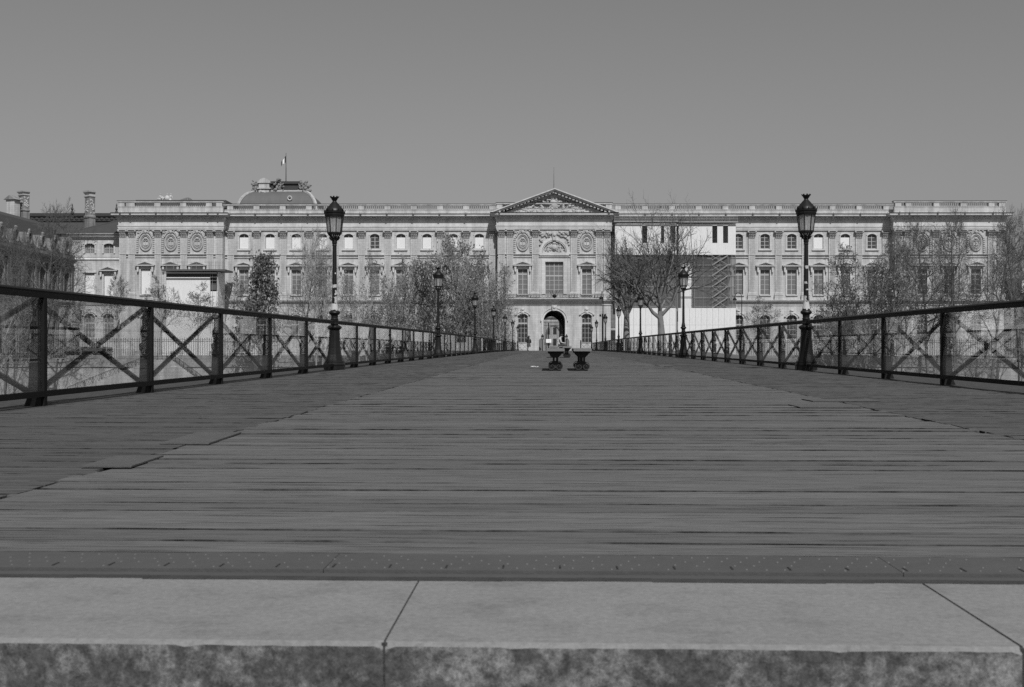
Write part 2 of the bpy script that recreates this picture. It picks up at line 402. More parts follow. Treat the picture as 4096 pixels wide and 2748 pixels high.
m, nt_, b = base_mat("plank_side"); b.inputs['Roughness'].default_value = .95; b.inputs['Specular IOR Level'].default_value = .1  # dark dirty sides and chamfers, also painting in the shade of the plank gaps
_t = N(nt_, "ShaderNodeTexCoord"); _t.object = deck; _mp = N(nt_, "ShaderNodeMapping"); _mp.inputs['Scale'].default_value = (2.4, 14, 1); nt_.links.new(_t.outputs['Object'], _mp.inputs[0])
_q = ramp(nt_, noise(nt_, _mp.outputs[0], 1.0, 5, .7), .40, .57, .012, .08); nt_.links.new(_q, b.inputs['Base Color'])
def plank_prof(wd, e0, e1): return [(0,-.045),(0,-e0*.8),(e0,0),(wd-e1,0),(wd,-e1*.8),(wd,-.045)]
def plank_add(m_, L, wd, e, rg, x=0, y=0, z=0, n=6):
    vs = []; k = 6; k0 = len(m_.m)
    for i in range(n+1):
        w2 = wd - abs(rg.gauss(0, e*.5)); o = abs(rg.gauss(0, e*.4))
        e0, e1 = [e*rg.choice((.15,.4,1,1.6)) + .0006 for _ in range(2)]
        xx = x - L/2 + L*min(1, max(0, (i + (rg.uniform(-.3,.3) if 0 < i < n else 0))/n))
        vs += [(xx, y + o + p, z + q) for p, q in plank_prof(w2 - o, e0, e1)]
    m_.add(vs, [(i*k+j, i*k+j+1, (i+1)*k+j+1, (i+1)*k+j) for i in range(n) for j in range(k-1)] + [tuple(range(k)), tuple(n*k+j for j in range(k-1,-1,-1))])
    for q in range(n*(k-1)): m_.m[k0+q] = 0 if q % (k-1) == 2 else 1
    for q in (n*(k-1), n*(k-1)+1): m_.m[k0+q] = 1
def plank_mesh(L, wd, mat, e=.0025, seed=0):
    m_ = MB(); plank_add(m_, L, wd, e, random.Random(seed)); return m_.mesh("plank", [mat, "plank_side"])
def plank_rows(xc, L, pitch, gap, mat, n_single, jit):
    var = ((0,.4,.002),(.03,.4,.004),(-.03,1.0,.003),(.015,1.9,.009),(-.015,.7,.005),(.02,1.2,.003),(.01,.3,.001),(0,.5,.002))
    meshes = [plank_mesh(L + d, pitch - gap*g, mat, e, k*3+q) for k, (d, g, e) in enumerate(var) for q in range(3)]
    rest = MB(); y = Y0; i = 0
    while y + pitch <= Y1:
        zz = dz(y) + RNG.uniform(-.003, .003); sl = RNG.uniform(-jit, jit); xo = RNG.uniform(-.02, .02)
        if i < n_single:
            o = link("plank", RNG.choice(meshes), deck, (xc + xo, y + RNG.uniform(0, gap*.6), zz)); o.rotation_euler = (RNG.uniform(-.012,.012), RNG.uniform(-.0008,.0008), sl)
        else:
            d, gg, e = RNG.choice(var); plank_add(rest, L, pitch - gap*gg, e, RNG, xc + xo, y, zz, 3)
        y += pitch; i += 1
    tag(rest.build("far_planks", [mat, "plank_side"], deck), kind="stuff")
plank_rows(BC, 5.19, .208, .012, "wood_mid", 120, .0006)
plank_rows(BC-3.95, 2.68, .142, .016, "wood_side", 90, .0006)
plank_rows(BC+3.95, 2.68, .142, .016, "wood_side", 90, .0006)
# threshold: studded plate and edge plate
grey_mat("dirt_dark", 0.045, 0.95, 0.6, 12, 0.6, 60, fine=.3)
grey_mat("plate_metal", 0.07, 0.75, 0.2, 2.0, 0.2, 60, fine=.12)
grey_mat("stud_metal", 0.10, 0.6, 0.2, 5)
for i in range(7):
    x0 = BC - 5.7 + i*1.56; MB().box(x0+.001, x0+1.559, 3.075, 3.312, -.04, .004).build("threshold_plate", "plate_metal", deck)
MB().box(BC-5.25, BC+5.25, 2.99, 3.066, -.05, -.004).build("edge_plate", "plate_metal", deck)
jf = MB(); x = BC - 5.3
while x < BC + 5.3:
    w_ = RNG.uniform(.05,.25); d_ = RNG.uniform(-.008,.010); jf.box(x, x+w_, 2.955+d_, 2.995+max(0,d_), -.06, .0012+RNG.uniform(0,.001)); x += w_
tag(jf.build("joint_dirt", "dirt_dark", deck), kind="stuff")
sd = MB(); dk = MB()
k = 0; x = BC - 3.2
while x < BC + 3.2:
    for r_ in range(4):
        if RNG.random() < .8:
            sd.blob((x + (r_%2)*.026 + RNG.uniform(-.004,.004), 3.105 + r_*.056 + RNG.uniform(-.006,.006), .004), (.0042,.0042,.003), 6, 4)
    if k % 3 == 0 and RNG.random() < .85: dk.box(x+.013, x+.018, 3.10+RNG.uniform(0,.01), 3.14+RNG.uniform(0,.01), .004, .0055)
    k += 1; x += .052
tag(sd.build("plate_studs", "stud_metal", deck), kind="stuff"); tag(dk.build("plate_slots", "iron", deck), kind="stuff")
# loose cover boards lying over the seams of the deck (corners read from the photograph, turned into deck coordinates)
def px_deck(u, v, h=0.0):
    dx, dy, dzv = (u-U0)/F, 1.0, (V0-v)/F
    t = (ZC - .02 - h)/(-dzv); X, Y = dx*t, dy*t
    return (X*CT - Y*ST, X*ST + Y*CT)
def board(u0, v0, wx, ly, h=.012, rz=0.0, mat="board_ply", name="cover_board"):
    x, y = px_deck(u0, v0); z = max(dz(y), dz(y+ly))
    o = MB().box(0, wx, 0, ly, .001, h).build(name, mat, deck, (x, y, z), rz); return o
grey_mat("board_ply", 0.088, 0.9, 0.35, 5, 0.5, 40, (1,4,1), fine=.25)
board(638, 1775, .30, .88, .010, .05); board(322, 1863, .25, .55, .009, .05)
board(3200, 1634, .60, .5, .009, .02); board(3250, 1610, .72, .45, .009, .04); board(1815, 1475, .36, 1.6, .010); board(2640, 1474, .36, 1.6, .010); board(2780, 1497, .9, .5, .009, .05)

# stone landing and steps at the near end of the bridge
m, nt_, b = base_mat("step_stone")
v_ = coords(nt_); a_ = noise(nt_, v_, 3.0, 6, .6); c_ = noise(nt_, v_, 55.0, 6, .8); d_ = noise(nt_, coords(nt_, (.8,1.1,1)), 6.0, 6, .7); e_ = noise(nt_, v_, 160.0, 2, .5)
x_ = math_n(nt_, 'MULTIPLY_ADD', a_, .28, .86); x_ = math_n(nt_, 'MULTIPLY', x_, ramp(nt_, c_, .34, .66, .80, 1.18)); x_ = math_n(nt_, 'MULTIPLY', x_, ramp(nt_, d_, .30, .50, .80, 1.03))
x_ = math_n(nt_, 'MULTIPLY', x_, ramp(nt_, e_, .24, .32, .6, 1.0)); x_ = math_n(nt_, 'MULTIPLY', x_, .19); nt_.links.new(x_, b.inputs['Base Color']); b.inputs['Roughness'].default_value = .92; b.inputs['Specular IOR Level'].default_value = .2
bn = N(nt_, "ShaderNodeBump"); bn.inputs['Strength'].default_value = .5; bn.inputs['Distance'].default_value = .004; nt_.links.new(c_, bn.inputs['Height']); nt_.links.new(bn.outputs[0], b.inputs['Normal'])
m, nt_, b = base_mat("riser_stone")
v_ = coords(nt_); a_ = noise(nt_, v_, 19.0, 10, 0.74, 0.0); c_ = noise(nt_, v_, 70.0, 5, 0.75); d_ = noise(nt_, v_, 3.0, 3)
x_ = ramp(nt_, math_n(nt_, 'ADD', a_, math_n(nt_, 'MULTIPLY_ADD', d_, .7, -.35)), .46, .74, .06, .235)
x_ = math_n(nt_, 'MULTIPLY', x_, ramp(nt_, c_, .34, .66, .4, 1.55)); nt_.links.new(x_, b.inputs['Base Color']); b.inputs['Roughness'].default_value = .95
bn = N(nt_, "ShaderNodeBump"); bn.inputs['Strength'].default_value = .5; bn.inputs['Distance'].default_value = .01
nt_.links.new(a_, bn.inputs['Height']); nt_.links.new(bn.outputs[0], b.inputs['Normal'])
steps = tag(MB().box(-5.6, 6.4, -2.2, 2.9, -9.4, -1.25).build("stone_steps", "step_stone", None, (0,0,0), -TH), kind="structure")
def slab(x0, x1, y0, y1, zt, zb, mats=("step_stone","riser_stone"), fine=True):
    """tread block with a worn, slightly chipped nosing"""
    m_ = MB(); x0 += RNG.uniform(.002,.004); x1 -= RNG.uniform(.002,.004); n = 60 if fine else 2; k = 6; vs = []
    chip = 0.0
    for i in range(n+1):
        x = x0 + (x1-x0)*i/n
        chip = chip*.4 + RNG.uniform(-.0006,.0010)*(1 if fine else 0)
        if RNG.random() < .03: chip += RNG.uniform(.001,.004)*(1 if fine else 0)
        e = .008 + abs(chip)*1.6 + (.006 if i in (0,n) else 0)
        bk = RNG.uniform(-.0015,.0015) if fine else 0
        vs += [(x,y0,zb),(x,y0,zt-e),(x,y0+e*.35,zt-e*.3),(x,y0+e*1.2,zt),(x,y1+bk,zt),(x,y1+bk,zb)]
    m_.v = vs
    for i in range(n):
        for j in range(k-1):
            m_.f.append((i*k+j,(i+1)*k+j,(i+1)*k+j+1,i*k+j+1)); m_.m.append(1 if j == 0 else 0)
    m_.f += [tuple(range(k-1,-1,-1)), tuple(n*k+j for j in range(k))]; m_.m += [0,0]
    return m_.build("stone_slab", list(mats), steps)
xs = [-5.6, -4.2, -2.85, -1.53, -.345, .955, 2.3, 3.65, 5.0, 6.4]
for a, b2 in zip(xs[:-1], xs[1:]): slab(a, b2, 2.335, 2.962, 0, -.17)
for a in xs[1:-1]: MB().box(a-.006, a+.006, 2.338, 2.955, -.16, -.0025).build("mortar_joint", "dirt_dark", steps)
for kx in range(6):
    off = .6 if kx % 2 == 0 else 0
    for a, b2 in zip(xs[:-1], xs[1:]): slab(a-off*.5, b2-off*.5, 2.335-.36*(kx+1), 2.335-.36*kx+.02, -.172*(kx+1), -.172*(kx+2)+.001, fine=False)
# ================================================================ railings
POST = [11.25 + 3.07*k for k in range(-2, 50)]
LAMPK = [5, 13, 21, 29, 37, 45]
POSTK = list(range(-2, 50))
def railing(sg, label):
    xr = BC + sg*5.5; y0 = POST[0]
    root = thing("bridge_railing", label, "railing", B(xr, y0, dz(y0)), -TH, "glass railings of the footbridge")
    s = sg   # outward direction
    pm = MB().box(-.028,.028,-.034,.034,-.05,1.09).mesh("post", "iron_rail")
    pm2 = MB().box(-.028,.028,-.034,.034,.0,1.09).mesh("post", "iron_rail")
    prof = [(0,1.04),(.07,1.04),(.075,.86),(.10,.80),(.10,.72),(.085,.70),(.085,.63),(.12,.60),(.115,.55),(.10,.52),(.115,.2),(.135,.05),(.19,-.08),(.27,-.16),(.34,-.19),
            (.34,-.25),(.24,-.24),(.16,-.17),(.09,-.06),(.04,.06),(0,.08)]
    bm_ = MB().prism([(s*(.03+a), z) for a, z in prof], 'y', -.012, .012)
    bm_.box(min(0,s*.12), max(0,s*.12), -.045, .045, -.3, .075)
    bm_ = bm_.mesh("bracket", "cast_iron")
    gl = MB().box(-.006,.006, .04, 3.03, .14, 1.085).mesh("glass_panel", "rail_glass")
    xb = MB(); xo = s*.075
    xb.bar((xo,.03,.12),(xo,3.04,1.06), .03, .062, (1,0,0)); xb.bar((xo+s*.034,.03,1.06),(xo+s*.034,3.04,.12), .03, .062, (1,0,0))
    xb.blob((xo-s*.02,1.535,.59),(.02,.05,.05),8,5)
    xb = xb.mesh("cross_brace", "iron_rail")
    for k, y in zip(POSTK, POST):
        ly, z = y - y0, dz(y) - dz(y0)
        if k not in LAMPK:
            link("post", pm, root, (0, ly, z)); link("bracket", bm_, root, (0, ly, z))
        if k < 49:
            zm = dz(y+1.5) - dz(y0)
            link("glass_panel", gl, root, (0, ly, zm)); link("cross_brace", xb, root, (0, ly, zm))
    tr = MB(); hr = MB(); br = MB()
    for k, y in zip(POSTK[:-1], POST[:-1]):
        a, b_ = y, y + 3.07
        if k in LAMPK: a += .13
        if k+1 in LAMPK: b_ -= .13
        za, zb = dz(a)-dz(y0), dz(b_)-dz(y0); a -= y0; b_ -= y0
        tr.bar((0,a,1.1+za),(0,b_,1.1+zb), .052, .055); br.bar((0,a,.11+za),(0,b_,.11+zb), .06, .058)
        hr.tube((0,a,1.143+za),(0,b_,1.143+zb), .021, None, 8)
    tr.build("top_rail", "iron_rail", root); br.build("bottom_rail", "iron_rail", root); hr.build("handrail", "iron", root, smooth=True)
    # short barrier turning in across the far end of the bridge
    ye = POST[-1]-y0; ze = dz(POST[-1])-dz(y0)
    eb = MB(); w_ = -s*1.75
    eb.bar((0,ye,1.08+ze),(w_,ye,1.08+ze),.07,.07); eb.bar((0,ye,.1+ze),(w_,ye,.1+ze),.05,.05)
    eb.bar((w_,ye,0+ze),(w_,ye,1.5+ze),.16,.16); eb.bar((0,ye,.12+ze),(w_*.5,ye,1.05+ze),.03,.05,(0,1,0)); eb.bar((w_*.5,ye,.12+ze),(0,ye,1.05+ze),.03,.05,(0,1,0))
    eb.bar((w_*.5,ye+.02,.12+ze),(w_,ye+.02,1.05+ze),.03,.05,(0,1,0)); eb.bar((w_,ye+.02,.12+ze),(w_*.5,ye+.02,1.05+ze),.03,.05,(0,1,0))
    eb.build("end_barrier", "iron_rail", root)
    return root
railing(-1, "dark iron and glass railing with X braces along the left side of the footbridge")
railing(1, "dark iron and glass railing with X braces along the right side of the footbridge")

# ================================================================ lamp posts
def make_lamp(sticker=None):
    root = link("street_lamp", None)
    # plinth and pedestal
    MB().lathe([(.255,0),(.255,.10),(.265,.105),(.265,.135),(.235,.16),(.235,.19),(.20,.215)], 8, rot=R(22.5)).build("base", "cast_iron", root)
    MB().lathe([(.20,.215),(.19,.26),(.165,.36),(.145,.5),(.13,.7),(.125,.93),(.15,.955),(.17,.975),(.175,1.0),(.16,1.02),(.10,1.05)], 8, rot=R(22.5)).build("pedestal", "cast_iron", root)
    sh = MB(); sh.lathe([(.085,1.05),(.10,1.08),(.08,1.10),(.085,1.16),(.095,1.19),(.08,1.21),(.085,1.28),(.125,1.31),(.135,1.34),(.12,1.37),(.09,1.39),(.092,1.41),(.075,1.5),(.062,1.56),(.058,1.7),(.047,2.93)], 14)
    sh.build("shaft", "iron", root, smooth=True)
    cp = MB(); cp.lathe([(.047,2.9),(.056,2.92),(.05,2.95),(.062,2.98),(.06,3.03),(.045,3.05),(.05,3.1),(.045,3.14)], 12)
    for i in range(8):
        t = 2*math.pi*i/8; c_, s_ = math.cos(t), math.sin(t)
        pts = [(.045*c_,.045*s_,3.03),(.10*c_,.10*s_,3.06),(.085*c_,.085*s_,3.11),(.15*c_,.15*s_,3.19)]
        for a, b_ in zip(pts[:-1], pts[1:]): cp.tube(a, b_, .013, None, 5)
        cp.blob((.11*c_,.11*s_,3.10),(.02,.02,.03),6,4)
    cp.build("lantern_support", "iron", root)
    lf = MB(); n = 8
    lf.lathe([(.155,3.185),(.168,3.19),(.17,3.225),(.155,3.23)], n*2); lf.lathe([(.2,3.58),(.222,3.585),(.225,3.61),(.235,3.62),(.238,3.66),(.252,3.68),(.255,3.71),(.21,3.72)], n*2)
    for i in range(n):
        t = 2*math.pi*(i+.5)/n; c_, s_ = math.cos(t), math.sin(t)
        lf.bar((.164*c_,.164*s_,3.2),(.208*c_,.208*s_,3.6),.018,.018)
    lf.build("lantern_frame", "iron", root)
    gp = MB(); t0 = -math.pi/n; t1 = math.pi/n
    a, b_ = .156, .198
    gp.add([(a*math.cos(t0),a*math.sin(t0),3.22),(a*math.cos(t1),a*math.sin(t1),3.22),(b_*math.cos(t1),b_*math.sin(t1),3.585),(b_*math.cos(t0),b_*math.sin(t0),3.585)], [(0,1,2,3)])
    gm = gp.mesh("glass_pane", "frosted")
    for i in range(n): link("glass_pane", gm, root, (0,0,0), 2*math.pi*i/n)
    MB().lathe([(.03,3.23),(.03,3.4),(.05,3.42),(.05,3.47),(.02,3.5)], 8).build("lamp_bulb", "white_paint", root)
    rf = MB(); rf.lathe([(.225,3.72),(.22,3.75),(.19,3.79),(.15,3.835),(.11,3.88),(.08,3.915),(.06,3.935),(.05,3.955)], 16)
    for i in range(12):
        t = 2*math.pi*i/12; c_, s_ = math.cos(t), math.sin(t); q = .07
        rf.add([(.245*math.cos(t-q*1.6),.245*math.sin(t-q*1.6),3.70),(.245*math.cos(t+q*1.6),.245*math.sin(t+q*1.6),3.70),(.275*c_,.275*s_,3.775)], [(0,1,2)])
        rf.add([(.225*math.cos(t-q*1.6),.225*math.sin(t-q*1.6),3.70),(.225*math.cos(t+q*1.6),.225*math.sin(t+q*1.6),3.70),(.272*c_,.272*s_,3.775)], [(2,1,0)])
    rf.build("roof", "iron", root, smooth=True)
    cr = MB(); cr.lathe([(.045,3.95),(.045,3.965),(.062,3.99),(.098,4.05),(.086,4.05),(.04,3.985)], 12)
    for i in range(8):
        t = 2*math.pi*i/8; c_, s_ = math.cos(t), math.sin(t)
        cr.bar((.09*c_,.09*s_,4.04),(.104*c_,.104*s_,4.075),.035,.012,(c_,s_,0))
    cr.build("crown", "iron", root)
    return root
def stickers(root, spots):
    for i, (z0, z1, t0, t1, seed) in enumerate(spots):
        rg = random.Random(seed); m_ = MB(); n = 10; rows = 4
        def rad(z):
            pr = [(1.39,.092),(1.41,.094),(1.5,.077),(1.56,.064),(1.7,.060),(2.93,.049)]
            for (a, ra), (b_, rb) in zip(pr[:-1], pr[1:]):
                if a <= z <= b_: return ra + (rb-ra)*(z-a)/(b_-a) + .0015
            return .095
        vs = []; 
        for j in range(rows+1):
            for k in range(n+1):
                t = t0 + (t1-t0)*k/n; z = z0 + (z1-z0)*j/rows
                if j in (0, rows): z += rg.uniform(-.035,.035)*min(1, (z1-z0)*4)
                if k in (0, n): t += rg.uniform(-.25,.25)
                r_ = rad(z); vs.append((r_*math.cos(t), r_*math.sin(t), z))
        m_.add(vs, [(j*(n+1)+k, j*(n+1)+k+1, (j+1)*(n+1)+k+1, (j+1)*(n+1)+k) for j in range(rows) for k in range(n)])
        m_.build("torn_sticker", "tape_white", root, smooth=True)
ORD = ["nearest", "second", "third", "fourth", "fifth", "farthest"]
lamp0 = make_lamp()
first = True; NEAR = {}
for sg, side in ((-1, "left"), (1, "right")):
    for i, k in enumerate(LAMPK):
        o = lamp0 if first else copy_tree(lamp0); first = False
        y = 11.25 + 3.07*k
        o.location = B(BC + sg*5.5, y, dz(y)); o.rotation_euler = (0, 0, -TH + .1*i)
        extra = ", torn white stickers low on its shaft" if i == 0 else ""
        tag(o, f"{ORD[i]} black lamp post on {side} railing" + extra, "street lamp", "lantern lamp posts of the footbridge")
        if i == 0: NEAR[sg] = o
for (u, Y, sc, lb) in ((2071,180,1.0,"lantern lamp post on the far quay behind the left end barrier"),(2367,180,1.0,"lantern lamp post on the far quay behind the right end barrier"),
                       (2170,202,1.05,"small lantern lamp post left of the palace archway"),(2266,202,1.05,"small lantern lamp post right of the palace archway")):
    o = copy_tree(lamp0); z = -.1 if Y < 190 else -1.45
    o.location = (PX(u,Y), Y, z); o.scale = (sc,)*3; tag(o, lb, "street lamp", "lantern lamp posts on the far quay")

f0 = -math.pi/2
stickers(NEAR[-1], [(1.40,1.56,f0-1.5,f0+1.5,1),(1.56,1.72,f0+.1,f0+1.4,2),(1.93,2.0,f0-1.5,f0+1.5,3),(1.76,1.86,f0+.4,f0+1.5,4),(2.25,2.28,f0+.3,f0+.9,7)])
stickers(NEAR[1], [(1.40,1.60,f0-1.4,f0+1.2,5),(1.60,1.72,f0-1.3,f0-.1,6),(2.35,2.42,f0-.6,f0+1.0,8),(2.0,2.05,f0-.9,f0+.2,9),(1.85,1.88,f0-.2,f0+1.1,10)])

# ================================================================ benches (seen end on)
grey_mat("iron_highlight", 0.04, 0.5, 0.4, 8, 0.2, 40, spec=.4)  # lighter iron that paints highlights along the scroll fronts
def make_bench():
    root = link("bench", None)
    st_ = MB(); L = 2.5
    st_.prism([(-.19,.44),(.19,.44),(.2,.45),(.2,.495),(.19,.505),(-.19,.505),(-.2,.495),(-.2,.45)], 'y', 0, L)
    st_.build("seat", "bench_wood", root)
    scs = {-1: MB(), 1: MB()}
    def leg():
        m_ = MB()
        m_.prism([(-.175,.435),(.175,.435),(.172,.40),(.14,.385),(.12,.35),(.085,.325),(.075,.30),(-.075,.30),(-.085,.325),(-.12,.35),(-.14,.385),(-.172,.40)], 'y', -.045, .045)
        for sx in (-1, 1):
            m_.box(min(sx*.018,sx*.062), max(sx*.018,sx*.062), -.04, .04, .14, .305)
            # volute: outer band and spiral curl
            pts = []
            for i in range(40):
                t = i/39; ang = R(95) - R(470)*t*1.0; rr = .083*(1-t)**.8 + .012
                pts.append((sx*(.078 + rr*math.cos(ang)) , rr*math.sin(ang) + .095))
            for (a, c_), (b_, d_) in zip(pts[:-1], pts[1:]):
                m_.bar((a,0,c_),(b_,0,d_), .014, .075, (0,1,0)); scs[sx].bar((a,-.042,c_),(b_,-.042,d_), .013, .012, (0,1,0))
            m_.tube((sx*.078,-.03,.088),(sx*.078,.03,.088),.075,None,16)
            m_.tube((sx*.078,-.044,.09),(sx*.078,.044,.09),.018,None,8)
        m_.prism([(-.09,.13),(.09,.13),(.07,.19),(.05,.2),(-.05,.2),(-.07,.19)], 'y', -.035, .035)
        m_.box(-.12,.12,-.03,.03,.0,.03)
        return m_.mesh("leg", "cast_iron")
    lm = leg()
    sms = [scs[q].mesh("scroll", "iron_highlight") for q in (-1, 1)]
    for y in (.28, 2.22):
        lo_ = link("leg", lm, root, (0, y, 0))
        for q in sms: link("scroll", q, lo_)
    MB().box(-.03,.03,.33,2.17,.37,.43).build("beam", "cast_iron", root)
    return root
b0 = make_bench(); first = True
for y, row in ((25.25,"nearest"),(50.3,"second"),(75.2,"third")):
    for xx, side in ((.09,"left"),(.69,"right")):
        o = b0 if first else copy_tree(b0); first = False
        o.location = B(xx, y, dz(y)+.002); o.rotation_euler = (0,0,-TH)
        tag(o, f"{side} bench of the {row} pair mid deck, wood slab on black scrolled iron feet", "bench", "pairs of benches along the middle of the deck")
rb = MB(); rg = random.Random(2)
for i in range(5):
    rb.blob((rg.uniform(-.12,.12), rg.uniform(-.05,.05), .015+rg.uniform(0,.012)), (rg.uniform(.03,.06),.03,rg.uniform(.008,.016)), 7, 4, rg.uniform(-.4,.4))
x_, y_ = px_deck(2133, 1478)
tag(rb.build("litter", "rubbish", None, B(x_, y_, dz(y_)), -TH), "crumpled scrap of litter lying on the planks left of the nearest benches", "litter")
# ================================================================ the palace front
D = 212.0
pal = thing("palace", "long classical stone palace front with central pediment and balustraded roofline", "palace", (0, D, 0))
def wall_holes(mb, x0, x1, z0, z1, y, holes, depth=.55):
    xs = sorted({x0, x1} | {h[0] for h in holes} | {h[1] for h in holes}); zs = sorted({z0, z1} | {h[2] for h in holes} | {h[3] for h in holes})
    for a, b_ in zip(xs[:-1], xs[1:]):
        for c, d in zip(zs[:-1], zs[1:]):
            mx, mz = (a+b_)/2, (c+d)/2
            if any(h[0] < mx < h[1] and h[2] < mz < h[3] for h in holes): continue
            mb.quad((a,y,c),(b_,y,c),(b_,y,d),(a,y,d))
    for h in holes:
        a, b_, c, d = h[:4]; r_ = h[4] if len(h) > 4 else 0; yb = y + depth
        mb.quad((a,y,c),(a,yb,c),(a,yb,d),(a,y,d)); mb.quad((b_,yb,c),(b_,y,c),(b_,y,d),(b_,yb,d))
        mb.quad((a,yb,c),(a,y,c),(b_,y,c),(b_,yb,c))
        if not r_: mb.quad((a,y,d),(a,yb,d),(b_,yb,d),(b_,y,d)); continue
        n = 10; pts = arch_pts(a, b_, d, r_, n)
        for p, q in zip(pts[:-1], pts[1:]):
            mb.quad((p[0],y,p[1]),(q[0],y,q[1]),(q[0],y,d+.001),(p[0],y,d+.001)); mb.quad((p[0],y,p[1]),(p[0],yb,p[1]),(q[0],yb,q[1]),(q[0],y,q[1]))
def arch_pts(a, b_, top, rise, n=10):
    hw = (b_-a)/2; rad = (hw*hw + rise*rise)/(2*rise); cx = (a+b_)/2; cz = top - rad; t = math.asin(min(1, hw/rad))
    if rise > hw*.999: t = math.pi/2
    return [(cx + rad*math.sin(-t + 2*t*i/n), cz + rad*math.cos(-t + 2*t*i/n)) for i in range(n+1)]
def arch_band(mb, a, b_, top, rise, wdt, y0, y1, n=12, base=None):
    p0 = arch_pts(a, b_, top, rise, n); p1 = arch_pts(a-wdt, b_+wdt, top+wdt, rise + (wdt if rise > (b_-a)/2*.98 else wdt*.25), n)
    for i in range(n):
        q = [p0[i], p0[i+1], p1[i+1], p1[i]]; mb.prism([q[0],q[1],q[2],q[3]], 'y', y0, y1)
    if base is not None:
        mb.box(a-wdt, a, y0, y1, base, p0[0][1]); mb.box(b_, b_+wdt, y0, y1, base, p0[0][1])
def loft(mb, x0, x1, yf, yb, prof, ends=True):
    """stack of rectangles: prof = (projection, z); ends=False keeps the ends flush"""
    n = len(prof); vs = []
    for p, z in prof:
        e = p if ends else 0
        vs += [(x0-e,yf-p,z),(x1+e,yf-p,z),(x1+e,yb,z),(x0-e,yb,z)]
    fs = []
    for j in range(n-1):
        for i in range(4): fs.append((j*4+i, j*4+(i+1)%4, (j+1)*4+(i+1)%4, (j+1)*4+i))
    fs += [(3,2,1,0), tuple((n-1)*4+i for i in range(4))]
    mb.add(vs, fs)
WM = {}
def window(root, xc, z0, z1, wd, y, cols, rows, arch=0, blind=0.0, mat="window_glass", panes=True, transom=0):
    h = z1 - z0; k = (round(wd,2), round(h,2), cols, rows, arch, panes, transom, mat)
    if k not in WM:
        m_ = MB(); t = .07
        m_.box(-wd/2, -wd/2+.12, -.05, .08, 0, h); m_.box(wd/2-.12, wd/2, -.05, .08, 0, h); m_.box(-wd/2+.12, wd/2-.12, -.05, .08, 0, .12); m_.box(-wd/2+.12, wd/2-.12, -.05, .08, h-.1, h)
        cw, rh = wd/cols, h/rows
        for i in range(1, cols): m_.box(-wd/2+cw*i-t*(.9 if i*2==cols else .5), -wd/2+cw*i+t*(.9 if i*2==cols else .5), -.06, .07, .12, h-.1)
        for j in range(1, rows):
            tt = .13 if j == transom else .045
            m_.box(-wd/2+.12, wd/2-.12, -.045, .06, rh*j-tt, rh*j+tt)
        WM[k] = (m_.mesh("window", "window_frame"), MB().box(-cw/2, cw/2, -.01, .012, 0, rh).mesh("pane", mat), MB().box(-wd/2, wd/2, -.01, .012, 0, h).mesh("pane", mat))
    fm, pm_, one = WM[k]
    o = link("window", fm, root, (xc, y + .36, z0))
    if panes:
        for i in range(cols):
            for j in range(rows): link("pane", pm_, o, (-wd/2 + wd/cols*(i+.5), 0, h/rows*j))
    else: link("pane", one, o)
    if blind:
        kb = ("blind", round(wd,2), round(h,2), blind)
        if kb not in WM: WM[kb] = MB().box(-wd/2+.07, wd/2-.07, -.2, -.16, .06, h*blind).mesh("blind", "blind_white")
        link("blind", WM[kb], o)
    return o
# shared ornaments -------------------------------------------------
def cap_mesh(wd):
    m_ = MB(); h = 1.44
    m_.prism([(-wd/2,0),(wd/2,0),(wd/2,.08),(wd/2+.05,.1),(wd/2+.05,.16),(wd/2,.18),(wd/2,.9),(wd/2+.22,h-.22),(-wd/2-.22,h-.22),(-wd/2,.9),(-wd/2,.18),(-wd/2-.05,.16),(-wd/2-.05,.1),(-wd/2,.08)], 'y', -.3, .2)
    m_.box(-wd/2-.26, wd/2+.26, -.62, .2, h-.2, h)
    for r_, (zz, n, s_) in enumerate(((.22,4,.15),(.6,5,.15))):
        for i in range(n):
            x = -wd/2 + wd*(i+.5)/n
            m_.blob((x,-.36,zz+.16),(s_*.72,.16,.2),6,4); m_.blob((x,-.52,zz+.33),(s_*.8,.16,.09),6,4)
    for sx in (-1,1): m_.blob((sx*(wd/2+.1),-.5,h-.36),(.2,.22,.18),8,5)
    m_.blob((0,-.5,h-.12),(.13,.1,.13),6,4)
    return m_.mesh("capital", "capital_stone")
def pil_mesh(wd, z0, z1, pr=.24):
    n = 5; m_ = MB(); poly = [(-wd/2,.1),(-wd/2,-pr)]
    st_ = (wd-.24)/n
    for i in range(n):
        a = -wd/2 + .12 + st_*i
        poly += [(a+st_*.15,-pr),(a+st_*.3,-pr+.07),(a+st_*.7,-pr+.07),(a+st_*.85,-pr)]
    poly += [(wd/2,-pr),(wd/2,.1)]
    m_.prism(poly, 'z', z0+.45, z1)
    loft(m_, -wd/2, wd/2, -pr, .1, [(.16,z0),(.16,z0+.15),(.1,z0+.2),(.12,z0+.32),(.02,z0+.45)])
    loft(m_, -wd/2, wd/2, -pr, .1, [(.24,z0-.95),(.24,z0-.8),(.18,z0-.75),(.18,z0-.12),(.22,z0-.05),(.22,z0)])
    return m_.mesh("pilaster", "stone")
PILW = 1.22
CAPM, PILM = cap_mesh(PILW), pil_mesh(PILW, 10.2, 20.8)
def pilaster(x, y): 
    p = link("pilaster", PILM, pal, (x, y, 0)); link("capital", CAPM, p, (0, 0, 20.8)); return p
